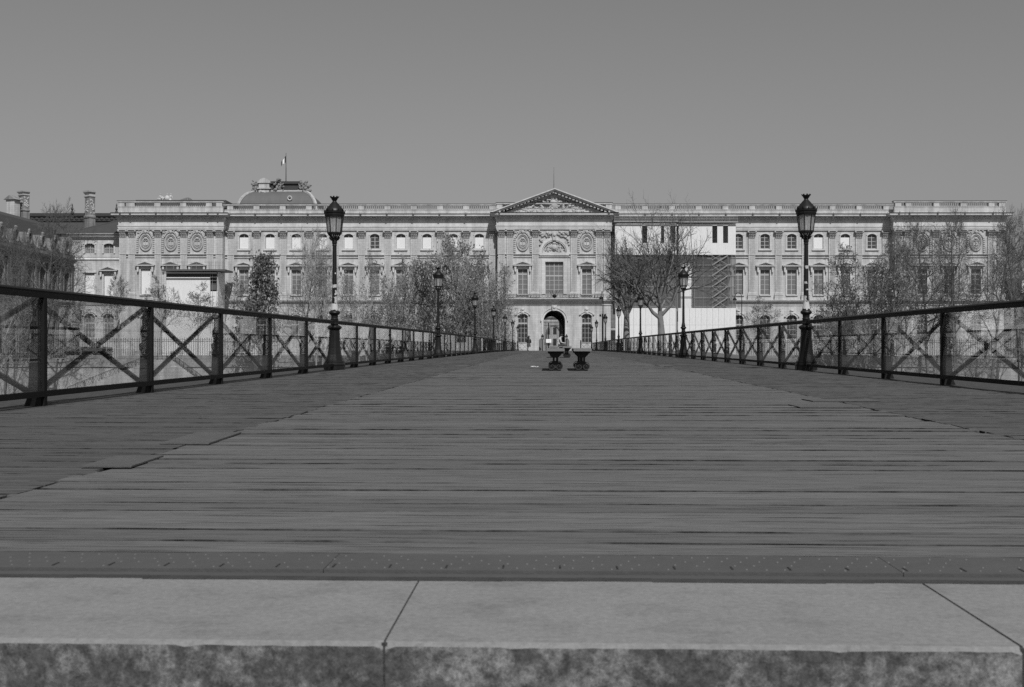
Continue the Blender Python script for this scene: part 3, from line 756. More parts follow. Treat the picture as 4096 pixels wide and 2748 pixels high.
def surround_mesh():
    m_ = MB(); w2 = .9
    for a, b_ in ((-w2-.26,-w2),(w2,w2+.26)): m_.box(a, b_, -.12, .05, 10.25, 14.9)
    m_.box(-w2-.26, w2+.26, -.12, .05, 14.9, 15.15); m_.box(-w2-.1, w2+.1, -.1, .05, 15.15, 15.5)
    for sx in (-1,1):
        m_.prism([(sx*1.2,14.55),(sx*1.5,14.55),(sx*1.55,15.5),(sx*1.15,15.5)], 'y', -.45, .05); m_.blob((sx*1.35,-.3,14.5),(.16,.2,.22),6,4)
    m_.prism([(-1.75,15.5),(1.75,15.5),(1.78,15.68),(-1.78,15.68)], 'y', -.62, .05)
    m_.prism([(-1.5,15.68),(1.5,15.68),(0,16.22)], 'y', -.2, .04)
    for sx in (-1,1):
        m_.prism([(sx*1.82,15.68),(sx*1.5,15.68),(0,16.2),(0,16.48)], 'y', -.66, .05)
    m_.box(-w2-.2, w2+.2, -.2, .05, 10.05, 10.25)
    return m_.mesh("window_surround", "stone_pale")
SUR = surround_mesh()
def up_sur_mesh():
    m_ = MB(); arch_band(m_, -.87, .87, 21.6, .38, .24, -.1, .05, 10, 18.8); m_.box(-1.25, 1.25, -.22, .05, 18.5, 18.72); m_.box(-1.15,1.15,-.12,.05,18.72,18.8); return m_.mesh("arch_surround", "stone_pale")
UPS = up_sur_mesh()
def gr_sur_mesh(wd, top, rise):
    m_ = MB(); arch_band(m_, -wd/2, wd/2, top, rise, .3, -.14, .05, 12)
    hw = wd/2 + .3
    arch_band(m_, -hw, hw, top+.3, rise+.1, .14, -.26, .05, 12)
    for sx in (-1,1): m_.blob((sx*(hw+.08),-.2,top-rise+.28),(.14,.14,.14),6,4)
    m_.prism([(-.24,top-.1),(.24,top-.1),(.34,top+.95),(-.34,top+.95)], 'y', -.38, .05); m_.blob((0,-.42,top+.75),(.3,.14,.16),8,4); m_.blob((0,-.42,top+.2),(.18,.1,.24),8,4)
    return m_.mesh("arch_hood", "stone_pale")
GRS = gr_sur_mesh(1.9, 6.53, .62)
def medal_mesh():
    """oval medallion: ring, wreath, anchor and crown, swags of beads down both sides, mask on top"""
    m_ = MB(); rg = random.Random(4)
    def oval(rx, rz, r_, n=28, cz=0):
        pts = [(rx*math.cos(2*math.pi*i/n), -.12, cz+rz*math.sin(2*math.pi*i/n)) for i in range(n+1)]
        m_.path(pts, r_, 6)
    m_.lathe([(1.0,-.02),(1.0,.02)], 24) if False else None
    oval(1.05,1.5,.14); oval(.82,1.22,.05)
    for i in range(22):
        t = 2*math.pi*i/22
        if .35*math.pi < t < .65*math.pi: continue
        m_.blob((.62*math.cos(t), -.1, -.1 + .85*math.sin(t)), (.13,.1,.13), 6, 4, t)
    m_.box(-.06,.06,-.15,.03,-.6,.55); m_.box(-.36,.36,-.15,.03,.28,.38); m_.box(-.3,.3,-.15,.03,-.62,-.52)
    for sx in (-1,1):
        m_.bar((0,-.1,-.72),(sx*.42,-.1,-.42),.1,.1,(0,1,0))
        m_.blob((sx*.42,-.1,-.36),(.1,.08,.1),6,4)
    m_.blob((0,-.15,.78),(.34,.14,.22),8,5); m_.box(-.26,.26,-.2,.03,.58,.68)
    m_em = m_; m_ = MB()
    for sx in (-1,1):
        for i in range(9):
            z = 1.25 - i*.36; x = 1.35 + .16*min(1,i/2.5) if i > 0 else 1.2
            m_.box(sx*x-.2, sx*x+.2, -.22, .03, z-.14, z+.12)
        for i in range(5):
            t = R(30+i*13); m_.blob((sx*1.35*math.cos(t), -.12, .25+1.72*math.sin(t)),(.2,.14,.14),6,4,t*sx)
    for i in range(26): m_.blob((rg.uniform(-1.5,1.5),-.08,rg.uniform(1.75,2.25)),(rg.uniform(.08,.2),.12,rg.uniform(.06,.16)),6,4,rg.uniform(-1,1))
    m_.blob((0,-.22,1.95),(.26,.22,.32),8,6)
    return m_em.mesh("medallion", "relief_stone"), m_.mesh("swag", "relief_stone")
MED, SWAG = medal_mesh()
def medallion(x, y, z):
    o = link("medallion", MED, pal, (x, y, z)); link("swag", SWAG, o, kind="stuff")
BALU = [(.09,0),(.09,.05),(.05,.1),(.085,.25),(.095,.33),(.06,.5),(.045,.58),(.07,.64),(.09,.68),(.09,.75)]
ENT = [(.22,22.2),(.22,22.48),(.29,22.5),(.29,22.78),(.38,22.86),(.38,22.95),(.2,22.98),(.2,23.9),(.32,24.0),(.36,24.2),(.46,24.3),(.46,24.68),(1.12,24.7),(1.12,24.8),(1.22,24.82),(1.22,25.13),(1.3,25.15),(1.3,25.17),(.7,25.2),(.7,25.26)]
def front(x0, x1, yf, pil_x, ends, dzb=0.0, blocks=True):
    """entablature, cornice, balustrade and string courses of one length of the front"""
    m_ = MB(); loft(m_, x0, x1, yf, yf+2.5, ENT, ends); m_.build("entablature", "stone_pale", pal)
    md = MB(); x = x0 + .3
    while x < x1 - .2: md.box(x, x+.36, yf-.86, yf-.4, 24.46, 24.69); x += 1.02
    x = x0 + .05
    while x < x1 - .1: md.box(x, x+.17, yf-.47, yf-.3, 24.02, 24.2) ; x += .34
    if blocks: tag(md.build("modillions", "stone", pal), kind="stuff")
    gt = MB(); ge = 1.3 if ends else 0
    gt.box(x0-ge, x1+ge, yf-1.34, yf-1.2, 25.172, 25.26); gt.build("gutter", "lead_dark", pal)
    e = .3 if ends else 0
    pl = MB(); pl.box(x0-e*.5, x1+e*.5, yf-.55, yf+.3, 25.26, 26.0+dzb); pl.box(x0-e*.5, x1+e*.5, yf-.62, yf+.35, 26.0+dzb, 26.08+dzb)
    cuts = sorted(pil_x)
    for c in cuts: pl.box(c-.55, c+.55, yf-.56, yf+.25, 26.08+dzb, 26.82+dzb)
    pl.box(x0-e, x1+e, yf-.66, yf+.38, 26.82+dzb, 27.07+dzb)
    pl.build("balustrade", "stone", pal)
    MB().box(x0-e-.04, x1+e+.04, yf-.72, yf+.4, 27.072+dzb, 27.14+dzb).build("coping_lead", "lead_dark", pal)
    bl = MB()
    for a, b_ in zip(cuts[:-1], cuts[1:]):
        a += .55; b_ -= .55; w_ = b_ - a
        if w_ < .8: continue
        n = max(3, int(w_/.36))
        for i in range(n): bl.lathe(BALU, 6, (a + w_*(i+.5)/n, yf-.15, 26.07+dzb))
    tag(bl.build("balusters", "stone_pale", pal), kind="stuff")
    kn = MB()
    for c in cuts: kn.blob((c, yf-1.5, 25.3), (.2,.2,.22), 8, 5)
    tag(kn.build("lion_masks", "relief_stone", pal), kind="stuff")
    sc = MB()
    loft(sc, x0, x1, yf, yf+.4, [(.0,8.2),(.12,8.25),(.12,8.45),(.03,8.5),(.03,8.8),(.2,8.98),(.2,9.02),(.62,9.04),(.62,9.12),(.7,9.24),(.06,9.3)], ends)
    sc.build("storey_cornice", "stone_pale", pal)
    s2 = MB(); loft(s2, x0, x1, yf, yf+.3, [(.0,17.5),(.1,17.52),(.28,17.62),(.28,17.72),(.02,17.76)], False); loft(s2, x0, x1, yf, yf+.3, [(.0,17.08),(.16,17.1),(.16,17.22),(.01,17.28)], False)
    s2.build("string_course", "stone", pal)
ZB = -1.6
def wing(us, kinds_up, pil_us, uL, uR, ground=True, skip=()):
    x0, x1 = PX(uL, D), PX(uR, D); xc = [PX(u, D) for u in us]; hs = []
    for x in xc: hs += [(x-.87,x+.87,18.8,21.6,.38),(x-.9,x+.9,10.25,14.9),(x-.95,x+.95,1.9,6.53,.62)]
    m_ = MB(); wall_holes(m_, x0, x1, ZB, 22.3, 0, hs); m_.build("wall", "stone", pal)
    px = [PX(u, D) for u in pil_us]
    for x in px: pilaster(x, 0)
    for i, x in enumerate(xc):
        if i in skip: continue
        link("arch_surround", UPS, pal, (x,0,0)); link("window_surround", SUR, pal, (x,0,0)); link("arch_hood", GRS, pal, (x,0,0))
        k = kinds_up[i]
        window(pal, x, 18.8, 21.6, 1.74, 0, 2, 4, .38, blind=.76 if k == 'w' else 0, panes=(k != 'w'), mat="window_glass")
        window(pal, x, 10.25, 14.9, 1.8, 0, 2, 5, 0, mat="shutter", transom=4)
        window(pal, x, 1.9, 6.53, 1.9, 0, 3, 5, .62, panes=False, transom=3)
    front(x0, x1, 0, px + ([x0] if False else []), False)
wing([976+104.6*k for k in range(10)], "wwwwwdwwww", [976-52.3+104.6*k for k in range(11)], 885, 1996)
wing([3488-107*k for k in range(10)], "ddwwddwwww" if False else "dwwddddddd", [3488+53.5-107*k for k in range(11)], 2440, 3584, skip=(6,7,8,9))
# end pavilions ----------------------------------------------------
def end_pavilion(uL, uR, cs, pils, yf, blinds):
    Yp = D + yf; x0, x1 = PX(uL, Yp), PX(uR, Yp); xc = [PX(u, Yp) for u in cs]; hs = []
    for x in xc: hs += [(x-.9,x+.9,10.25,14.9),(x-.95,x+.95,1.9,6.53,.62)]
    m_ = MB(); wall_holes(m_, x0, x1, ZB, 22.3, yf, hs); m_.quad((x0,yf,ZB),(x0,.2,ZB),(x0,.2,22.3),(x0,yf,22.3)); m_.quad((x1,yf,ZB),(x1,.2,ZB),(x1,.2,22.3),(x1,yf,22.3)); m_.build("wall", "stone", pal)
    px = [PX(u, Yp) for u in pils]
    for x in px: pilaster(x, yf)
    for x, bl_ in zip(xc, blinds):
        medallion(x, yf, PZ(970,Yp)); link("window_surround", SUR, pal, (x, yf, 0)); link("arch_hood", GRS, pal, (x, yf, 0))
        window(pal, x, 10.25, 14.9, 1.8, yf, 2, 5, 0, blind=.98 if bl_ else 0, mat="window_glass", panes=not bl_, transom=4)
        window(pal, x, 1.9, 6.53, 1.9, yf, 3, 5, .62, panes=False, transom=3)
    front(x0, x1, yf, [px[0]-.1, px[1]+.1] + px[2:-2] + [px[-2]-.1, px[-1]+.1], True, .36)
end_pavilion(479, 891, (583,684,789), (492,528,633,736,841,877), -1.7, (1,0,0))
end_pavilion(3577, 4015, (3689,3796,3903), (3591,3628,3742,3850,3964,4001), -1.7, (0,0,0))
# central pavilion ---------------------------------------------------
yc = -2.0; Yc = D + yc
def cx(u): return PX(u, Yc)
def cz(v): return PZ(v, Yc)
CX = cx(2217); x0, x1 = cx(1990), cx(2443)
dw = cx(2260) - CX
hs = [(CX-dw,CX+dw,ZB,cz(1241),dw), (CX-1.68,CX+1.68,cz(1177),cz(1047))]
for u in (2091, 2347): hs += [(cx(u)-.93,cx(u)+.93,10.25,14.9),(cx(u)-.92,cx(u)+.92,cz(1371),cz(1254),.45)]
m_ = MB(); wall_holes(m_, x0, x1, ZB, 22.3, yc, hs, .7); m_.quad((x0,yc,ZB),(x0,.2,ZB),(x0,.2,22.3),(x0,yc,22.3)); m_.quad((x1,yc,ZB),(x1,.2,ZB),(x1,.2,22.3),(x1,yc,22.3)); m_.build("wall", "stone", pal)
for u in (2006.5, 2040, 2141, 2295.5, 2396, 2428): pilaster(cx(u), yc)
for u in (2091, 2347):
    medallion(cx(u), yc, cz(970)); link("window_surround", SUR, pal, (cx(u), yc, 0))
    window(pal, cx(u), 10.25, 14.9, 1.86, yc, 2, 5, 0, mat="shutter", transom=4)
    window(pal, cx(u), cz(1371), cz(1254), 1.84, yc, 3, 6, .45, panes=False, transom=4)
    link("arch_hood", gr_sur_mesh(1.84, cz(1254), .45), pal, (cx(u), yc, 0))
    gb = MB()
    for i in range(9): gb.bar((cx(u)-.85+1.7*i/8,yc+.15,cz(1371)),(cx(u)-.85+1.7*i/8,yc+.15,cz(1300)),.035,.035)
    gb.bar((cx(u)-.9,yc+.15,cz(1302)),(cx(u)+.9,yc+.15,cz(1302)),.06,.06); gb.build("window_grille", "iron_rail", pal)
window(pal, CX, cz(1177), cz(1047), 3.36, yc, 4, 7, 0, mat="shutter", transom=4)
m_ = MB()
for a, b_ in ((-2.3,-1.68),(1.68,2.3)): m_.box(CX+a, CX+b_, yc-.1, yc+.05, cz(1177), cz(1035))
m_.box(CX-1.68, CX+1.68, yc-.1, yc+.05, cz(1047), cz(1035)); m_.box(CX-2.75, CX+2.75, yc-.3, yc+.05, cz(1022), cz(1017))
m_.build("window_surround", "stone_pale", pal)
m_ = MB(); arch_band(m_, CX-2.32, CX+2.32, cz(961), 2.3, .5, yc-.24, yc+.05, 18); arch_band(m_, CX-2.1, CX+2.1, cz(965.6), 2.1, .12, yc-.34, yc+.05, 18); m_.box(CX-2.95, CX+2.95, yc-.3, yc+.05, cz(1017), cz(1010)); m_.build("lunette_arch", "stone_pale", pal)
rg = random.Random(11); rl = MB()
def figure(mb, x, z, h, y, lean=0.0):
    mb.blob((x+lean*h*.9,y-.16,z+h*.9),(h*.09,.16,h*.11),8,5); mb.blob((x+lean*h*.6,y-.12,z+h*.62),(h*.15,.18,h*.22),8,5,-lean); mb.blob((x+lean*h*.3,y-.1,z+h*.3),(h*.14,.17,h*.3),8,5,-lean)
    for sx in (-1,1): mb.bar((x+lean*h*.7+sx*h*.12,y-.14,z+h*.74),(x+lean*h*.5+sx*h*.3,y-.14,z+h*.5),.1,.09,(0,1,0)); mb.bar((x+sx*h*.06,y-.12,z+h*.28),(x+sx*h*.12,y-.12,z),.12,.11,(0,1,0))
figure(rl, CX-1.15, cz(1008), 1.5, yc, .1); figure(rl, CX+1.15, cz(1008), 1.5, yc, -.1)
rl.blob((CX,yc-.15,cz(990)),(.55,.2,.62),10,6); rl.blob((CX,yc-.3,cz(990)),(.38,.14,.44),10,6); rl.blob((CX,yc-.2,cz(973)),(.34,.18,.22),8,5)
for i in range(46):
    t = rg.uniform(.1,math.pi-.1); q = rg.uniform(.5,1.85); rl.blob((CX+q*math.cos(t),yc-.06,cz(1008)+q*.95*math.sin(t)),(rg.uniform(.08,.22),.12,rg.uniform(.06,.16)),6,4,rg.uniform(-1,1))
for sx in (-1,1):      # winged figures over the arch
    for i in range(26):
        x = rg.uniform(.9,2.75); z0_ = max(cz(955)-(x-.9)*.75, cz(1000)) if x > 1.9 else cz(950)
        rl.blob((CX+sx*x,yc-.14,rg.uniform(z0_, cz(926))),(rg.uniform(.12,.34),.18,rg.uniform(.08,.22)),6,4,sx*rg.uniform(-.9,.2))
    rl.bar((CX+sx*.3,yc-.3,cz(930)),(CX+sx*1.2,yc-.3,cz(938)),.16,.14,(0,1,0)); rl.blob((CX+sx*1.3,yc-.3,cz(932)),(.2,.2,.24),8,5)
rl.prism([(CX-.3,cz(962)),(CX+.3,cz(962)),(CX+.42,cz(930)),(CX-.42,cz(930))], 'y', yc-.5, yc+.05); rl.blob((CX,yc-.5,cz(940)),(.28,.2,.36),8,6)
tag(rl.build("lunette_relief", "relief_stone", pal, smooth=True), kind="stuff")
front(x0, x1, yc, [x0+.4, x1-.4], True, 0)
# pediment
hw, apex, base = cx(2474) - CX, cz(757), 25.262
m_ = MB(); m_.prism([(CX-hw+1.2,base),(CX+hw-1.2,base),(CX,apex-.6)], 'y', yc-.1, yc+2.4); m_.build("tympanum", "stone", pal)
pd = MB(); md = MB(); sl = (apex-base)/hw
def rk(t0, t1, y_):
    for sx in (-1,1):
        f = lambda d_: [(CX+sx*(hw - 0*d_), base + 0*d_)]
        pd.prism([(CX+sx*(hw-t0/sl),base),(CX+sx*(hw-t1/sl),base),(CX,apex-t1),(CX,apex-t0)], 'y', yc-y_, yc+2.4)
rk(0,.2,1.7); rk(.2,.5,1.45); rk(.5,.95,.55); rk(.95,1.3,.3)
pd.build("raking_cornice", "stone_pale", pal)
n = 17
for sx in (-1,1):
    for i in range(n):
        t = (i+.6)/n; x = CX+sx*hw*(1-t)*.93; z = base + (hw - abs(x-CX))*sl - .8
        md.add([(x-.2,yc-1.3,z-.02-sx*.2*-sl*-1),(x+.2,yc-1.3,z-.02+sx*-.2*sl),(x+.2,yc-.4,z-.02+sx*-.2*sl),(x-.2,yc-.4,z-.02+sx*.2*sl),(x-.2,yc-1.3,z+.25+sx*.2*sl),(x+.2,yc-1.3,z+.25-sx*.2*sl),(x+.2,yc-.4,z+.25-sx*.2*sl),(x-.2,yc-.4,z+.25+sx*.2*sl)],
               [(0,3,2,1),(4,5,6,7),(0,1,5,4),(1,2,6,5),(2,3,7,6),(3,0,4,7)])
tag(md.build("pediment_modillions", "stone", pal), kind="stuff")
rl = MB(); zt = base + .05
for i in range(150):
    x = rg.uniform(-8.2, 8.2); top = (hw-1.6-abs(x))*sl*.85
    if top < .25: continue
    s_ = min(1, top/1.4); rl.blob((CX+x, yc-.22, zt+rg.uniform(.1, top)), (rg.uniform(.2,.6)*s_, .5, rg.uniform(.14,.4)*s_), 7, 5, rg.uniform(-.9,.9))
for x, h, le in ((-2.2,1.9,-.25),(2.2,1.9,.25),(-4,1.3,-.5),(4,1.3,.5)): figure(rl, CX+x, zt, h, yc-.15, le)
tag(rl.build("pediment_relief", "relief_stone", pal, smooth=True), kind="stuff"); rl = MB()
rl.blob((CX,yc-.35,zt+1.5),(.95,.25,1.15),12,7); rl.blob((CX,yc-.5,zt+1.5),(.65,.2,.85),12,7)
for i in range(5): rl.blob((CX-.5+.25*i,yc-.45,zt+2.85+.12*math.sin(math.pi*i/4)),(.14,.18,.22),6,4)
rl.box(CX-.62,CX+.62,yc-.55,yc-.1,zt+2.5,zt+2.72)
rl.build("coat_of_arms", "relief_stone", pal, smooth=True)
m_ = MB(); m_.box(cx(1990), cx(2068), yc+.2, yc+3, 25.26, cz(812)); m_.box(cx(2372), cx(2447), yc+.2, yc+3, 25.26, cz(812)); m_.box(cx(1986), cx(2070), yc+.1, yc+3.1, cz(812), cz(809)); m_.box(cx(2370), cx(2450), yc+.1, yc+3.1, cz(812), cz(809)); m_.build("attic", "stone", pal)
rf = MB(); rf.prism([(CX-hw+.5,base+.1),(CX+hw-.5,base+.1),(CX,apex-.25)], 'y', yc+2.4, 16); rf.build("roof", "slate", pal)
MB().tube((CX,0,apex-.3),(CX,0,cz(662)),.05,.015,6).build("lightning_rod", "iron_rail", pal)
# doorway, passage, gate, balcony
m_ = MB(); arch_band(m_, CX-dw, CX+dw, cz(1241), dw, .38, yc-.18, yc+.05, 18, ZB); arch_band(m_, CX-dw-.38, CX+dw+.38, cz(1241)+.38, dw+.38, .16, yc-.3, yc+.05, 18); m_.prism([(CX-.35,cz(1243)),(CX+.35,cz(1243)),(CX+.5,cz(1222)),(CX-.5,cz(1222))],'y',yc-.55,yc); m_.blob((CX,yc-.55,cz(1229)),(.36,.18,.3),8,5); m_.build("doorway_arch", "stone_pale", pal)
pts = [(CX-dw,ZB)] + arch_pts(CX-dw, CX+dw, cz(1241), dw, 14) + [(CX+dw,ZB)]; m_ = MB()
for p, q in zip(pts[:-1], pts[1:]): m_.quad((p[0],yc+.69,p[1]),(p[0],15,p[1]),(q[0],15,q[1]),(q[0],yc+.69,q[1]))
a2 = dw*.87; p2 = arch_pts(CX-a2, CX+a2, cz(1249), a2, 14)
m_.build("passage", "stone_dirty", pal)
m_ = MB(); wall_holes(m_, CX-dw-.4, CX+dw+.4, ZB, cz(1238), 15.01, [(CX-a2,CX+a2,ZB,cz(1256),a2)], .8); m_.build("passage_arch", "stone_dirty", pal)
m_ = MB(); xa, xb = PX(479,D)+.1, PX(4015,D)-.1
m_.box(xa, CX-dw-.05, .75, 15.9, ZB, 25.2); m_.box(CX+dw+.05, xb, .75, 15.9, ZB, 25.2); m_.box(CX-dw-.05, CX+dw+.05, .75, 15.9, cz(1239), 25.2); m_.build("building_body", "stone_dirty", pal)
g = MB(); zg = cz(1290)
for i in range(25):
    x = CX-dw+.08 + (2*dw-.16)*i/24; g.bar((x,yc+1.2,ZB),(x,yc+1.2,zg+.25),.07,.07); g.blob((x,yc+1.2,zg+.3),(.04,.04,.12),5,4)
for z in (zg, zg-.5, 1.0, 1.25, -.6): g.bar((CX-dw,yc+1.2,z),(CX+dw,yc+1.2,z),.06,.07)
for x in (CX-dw*.52, CX+dw*.52): g.bar((x,yc+1.2,ZB),(x,yc+1.2,zg),.12,.12)
g.build("gate", "iron_rail", pal)
bl = MB(); za, zb = cz(1194), cz(1177); xa, xb = cx(2018), cx(2412)
loft(bl, xa, xb, yc, yc+.1, [(.2,za-.5),(.9,za-.2),(1.0,za-.12),(1.0,za),(0,za+.01)], False); bl.build("balcony", "stone_pale", pal)
br = MB(); ny = yc-.9
for z in (za+.04, za+.16, zb-.14, zb): br.bar((xa,ny,z),(xb,ny,z),.04,.04)
nb = 34
for i in range(nb+1):
    x = xa+(xb-xa)*i/nb; br.bar((x,ny,za),(x,ny,zb),.05 if i%4==0 else .025,.03)
    if i < nb:
        xm = x+(xb-xa)/nb/2; rr = .2
        pts = [(xm+rr*math.cos(2*math.pi*j/10),ny,(za+zb)/2+rr*math.sin(2*math.pi*j/10)) for j in range(11)]; br.path(pts,.022,4)
br.build("balcony_rail", "iron_rail", pal)
fs_ = MB(); 
for sx in (-.9,-.35,0,.35,.9): fs_.bar((CX+sx*.4,ny-.05,za+.3),(CX+sx*1.1,ny-.4,za+1.3+.2*abs(sx)),.05,.05)
fs_.blob((CX,ny-.1,za+.4),(.4,.2,.35),8,5); fs_.build("flag_holder", "iron_rail", pal)
sg = thing("notice_board", "white notice board hung on the archway gate", "sign", (PX(2195,209.9), 209.9, PZ(1371,209.9)))
MB().box(-.48,.48,-.02,.02,0,.68).build("panel", "white_paint", sg); MB().box(-.3,.3,-.026,-.021,.45,.5).box(-.2,.2,-.026,-.021,.3,.33).box(-.26,.26,-.026,-.021,.15,.18).build("lettering_lines", "cloth_mid", sg)

# courtyard wing seen through the archway
Yw = 330
cw = thing("courtyard_wing", "sunlit courtyard wing seen through the palace archway", "building", (0, Yw, 0))
xc = PX(2215,Yw); hwd = PX(2240,Yw)-xc; hs = [(xc-hwd,xc+hwd,ZB,PZ(1306,Yw),hwd)]
m_ = MB(); wall_holes(m_, xc-30, xc+30, ZB, 24, 0, hs, 6.0); m_.box(xc-30,xc+30,6.1,7,ZB,24) if False else None
m_.build("wall", "stone_court", cw)
m_ = MB(); arch_band(m_, xc-hwd, xc+hwd, PZ(1306,Yw), hwd, .45, -.25, .05, 14, ZB); loft(m_, xc-30, xc+30, 0, .4, [(0,8.6),(.3,8.7),(.5,9.1),(0,9.2)], False); m_.build("arch_surround", "stone_dirty", cw)
for sx in (-1,1):
    for k_ in (1,2): m_ = MB(); m_.box(xc+sx*(hwd+.7+1.3*k_)-.4, xc+sx*(hwd+.7+1.3*k_)+.4, -.35, .1, ZB, 8.4); m_.build("pilaster", "stone_pale", cw)
Yv = 430
ov = thing("street_building", "pale building with dark windows glimpsed through both archways", "building", (xc+1.5, Yv, 0))
MB().box(-14,14,0,8,ZB,20).build("wall", "stone_court", ov)
for i in range(-3,4):
    for j in range(3): MB().box(i*2.6-.7,i*2.6+.7,-.06,.02,1+j*4.2,3.6+j*4.2).build("window", "window_glass", ov)
# ================================================================ low wing left of the end pavilion
Yl = 213.6
lw = thing("corner_wing", "lower stone wing with hipped slate roof between gallery and left end pavilion", "building", (0, Yl, 0))
def lx(u): return PX(u, Yl)
def lz(v): return PZ(v, Yl)
hs = []
for u0, u1 in ((340,379),(416,455)):
    hs += [(lx(u0),lx(u1),lz(1014),lz(974),.3),(lx(u0-1),lx(u1-1),lz(1184),lz(1096)),(lx(u0-2),lx(u1),2.2,lz(1253),.6)]
m_ = MB(); wall_holes(m_, lx(290), lx(486), ZB, lz(950), 0, hs, .5); m_.build("wall", "stone", lw)
loft(m_ := MB(), lx(290), lx(486), 0, 8, [(.1,lz(956)),(.1,lz(951)),(.5,lz(948)),(.6,lz(944)),(.3,lz(943)),(.3,lz(940)),(.75,lz(937)),(.8,lz(934)),(.2,lz(933))], True); m_.build("cornice", "stone_pale", lw)
m_ = MB(); loft(m_, lx(290), lx(486), 0, .3, [(0,lz(1043)),(.12,lz(1041)),(.2,lz(1036)),(.05,lz(1033)),(.05,lz(1030)),(.15,lz(1027)),(0,lz(1026))], False); loft(m_, lx(290), lx(486), 0, .3, [(0,8.3),(.15,8.4),(.4,9.0),(.4,9.2),(0,9.3)], False); m_.build("string_course", "stone_pale", lw)
for i, (u0, u1) in enumerate(((340,379),(416,455))):
    c, wd = lx((u0+u1)/2), lx(u1)-lx(u0)
    window(lw, c, lz(1014), lz(974), wd, 0, 4, 4, .3, mat="shutter")
    window(lw, c-.03, lz(1184), lz(1096), wd, 0, 2, 5, 0, blind=.99, panes=False)
    window(lw, c-.03, 2.2, lz(1253), wd+.06, 0, 3, 5, .6, panes=False, transom=3, mat="shutter")
    m_ = MB(); arch_band(m_, c-wd/2, c+wd/2, lz(974), .3, .3, -.14, .05, 10, lz(1014)); m_.build("arch_surround", "stone_pale", lw)
    link("arch_hood", gr_sur_mesh(wd+.06, lz(1253), .6), lw, (c-.03, 0, 0))
o = link("window_surround", SUR, lw, (lx(434.5), 0, lz(1097)-14.9))
m_ = MB(); m_.box(lx(332),lx(386),-.25,.05,lz(1091),lz(1087)); m_.box(lx(333),lx(338.5),-.08,.05,lz(1184),lz(1091)); m_.box(lx(379),lx(384),-.08,.05,lz(1184),lz(1091)); m_.build("window_surround", "stone_pale", lw)
m_ = MB(); e0, e1 = lx(286), lx(490); zt_ = lz(933); zr = lz(860)
m_.add([(e0-.6,-.6,zt_),(e1,-.6,zt_),(e1,14,zt_),(e0-.6,14,zt_),(lx(448),7,zr),(e1,7,zr)], [(0,1,5,4),(1,2,5),(2,3,4,5),(3,0,4)]); m_.build("roof", "slate", lw)
m_ = MB(); m_.bar((e0-.6,-.6,zt_+.05),(lx(448),7,zr+.08),.35,.18); m_.build("roof_hip", "zinc", lw)

# ================================================================ dark gallery running towards the river on the left
XG = -79.6; YG = 206.5
ga = thing("gallery", "shaded ornate stone gallery with mansard roof and round dormers at the left edge", "building", (XG, YG, 0), R(90))
# local x runs away from the camera's left (world -Y .. ) : local +x = world +Y, local -y = world +X
Lg = 50.0; zc_ = PZ(1044, 206)
hs = []; bays = [-3.6 - 5.2*i for i in range(9)]
for x in bays: hs += [(x-1.15,x+1.15,PZ(1180,200)-1,PZ(1075,200),1.1),(x-1.2,x+1.2,ZB+1.2,PZ(1245,200),1.15)]
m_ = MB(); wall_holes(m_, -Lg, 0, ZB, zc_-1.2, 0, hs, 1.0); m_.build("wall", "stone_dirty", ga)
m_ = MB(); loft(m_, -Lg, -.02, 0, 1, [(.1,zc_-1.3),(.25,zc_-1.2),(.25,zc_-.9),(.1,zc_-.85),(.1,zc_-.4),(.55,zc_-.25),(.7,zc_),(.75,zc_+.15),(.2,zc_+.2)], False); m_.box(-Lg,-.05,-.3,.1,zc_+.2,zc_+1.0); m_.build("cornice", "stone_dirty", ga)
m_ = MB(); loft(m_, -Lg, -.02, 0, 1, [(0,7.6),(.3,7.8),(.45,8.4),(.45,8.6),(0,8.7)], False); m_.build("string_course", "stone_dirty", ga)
for i, x in enumerate([-1.0]+[b_-2.6 for b_ in bays]):
    m_ = MB(); z = ZB
    while z < 7.4: m_.box(x-.62,x+.62,-.42 if int((z-ZB)/.55)%2==0 else -.3,.05,z,z+.5); z += .55
    loft(m_, x-.5, x+.5, -.3, .05, [(.15,8.7),(.15,9.2),(0,9.4),(0,zc_-2.2),(.12,zc_-1.6),(.25,zc_-1.3)]); m_.build("pilaster", "stone_dirty", ga)
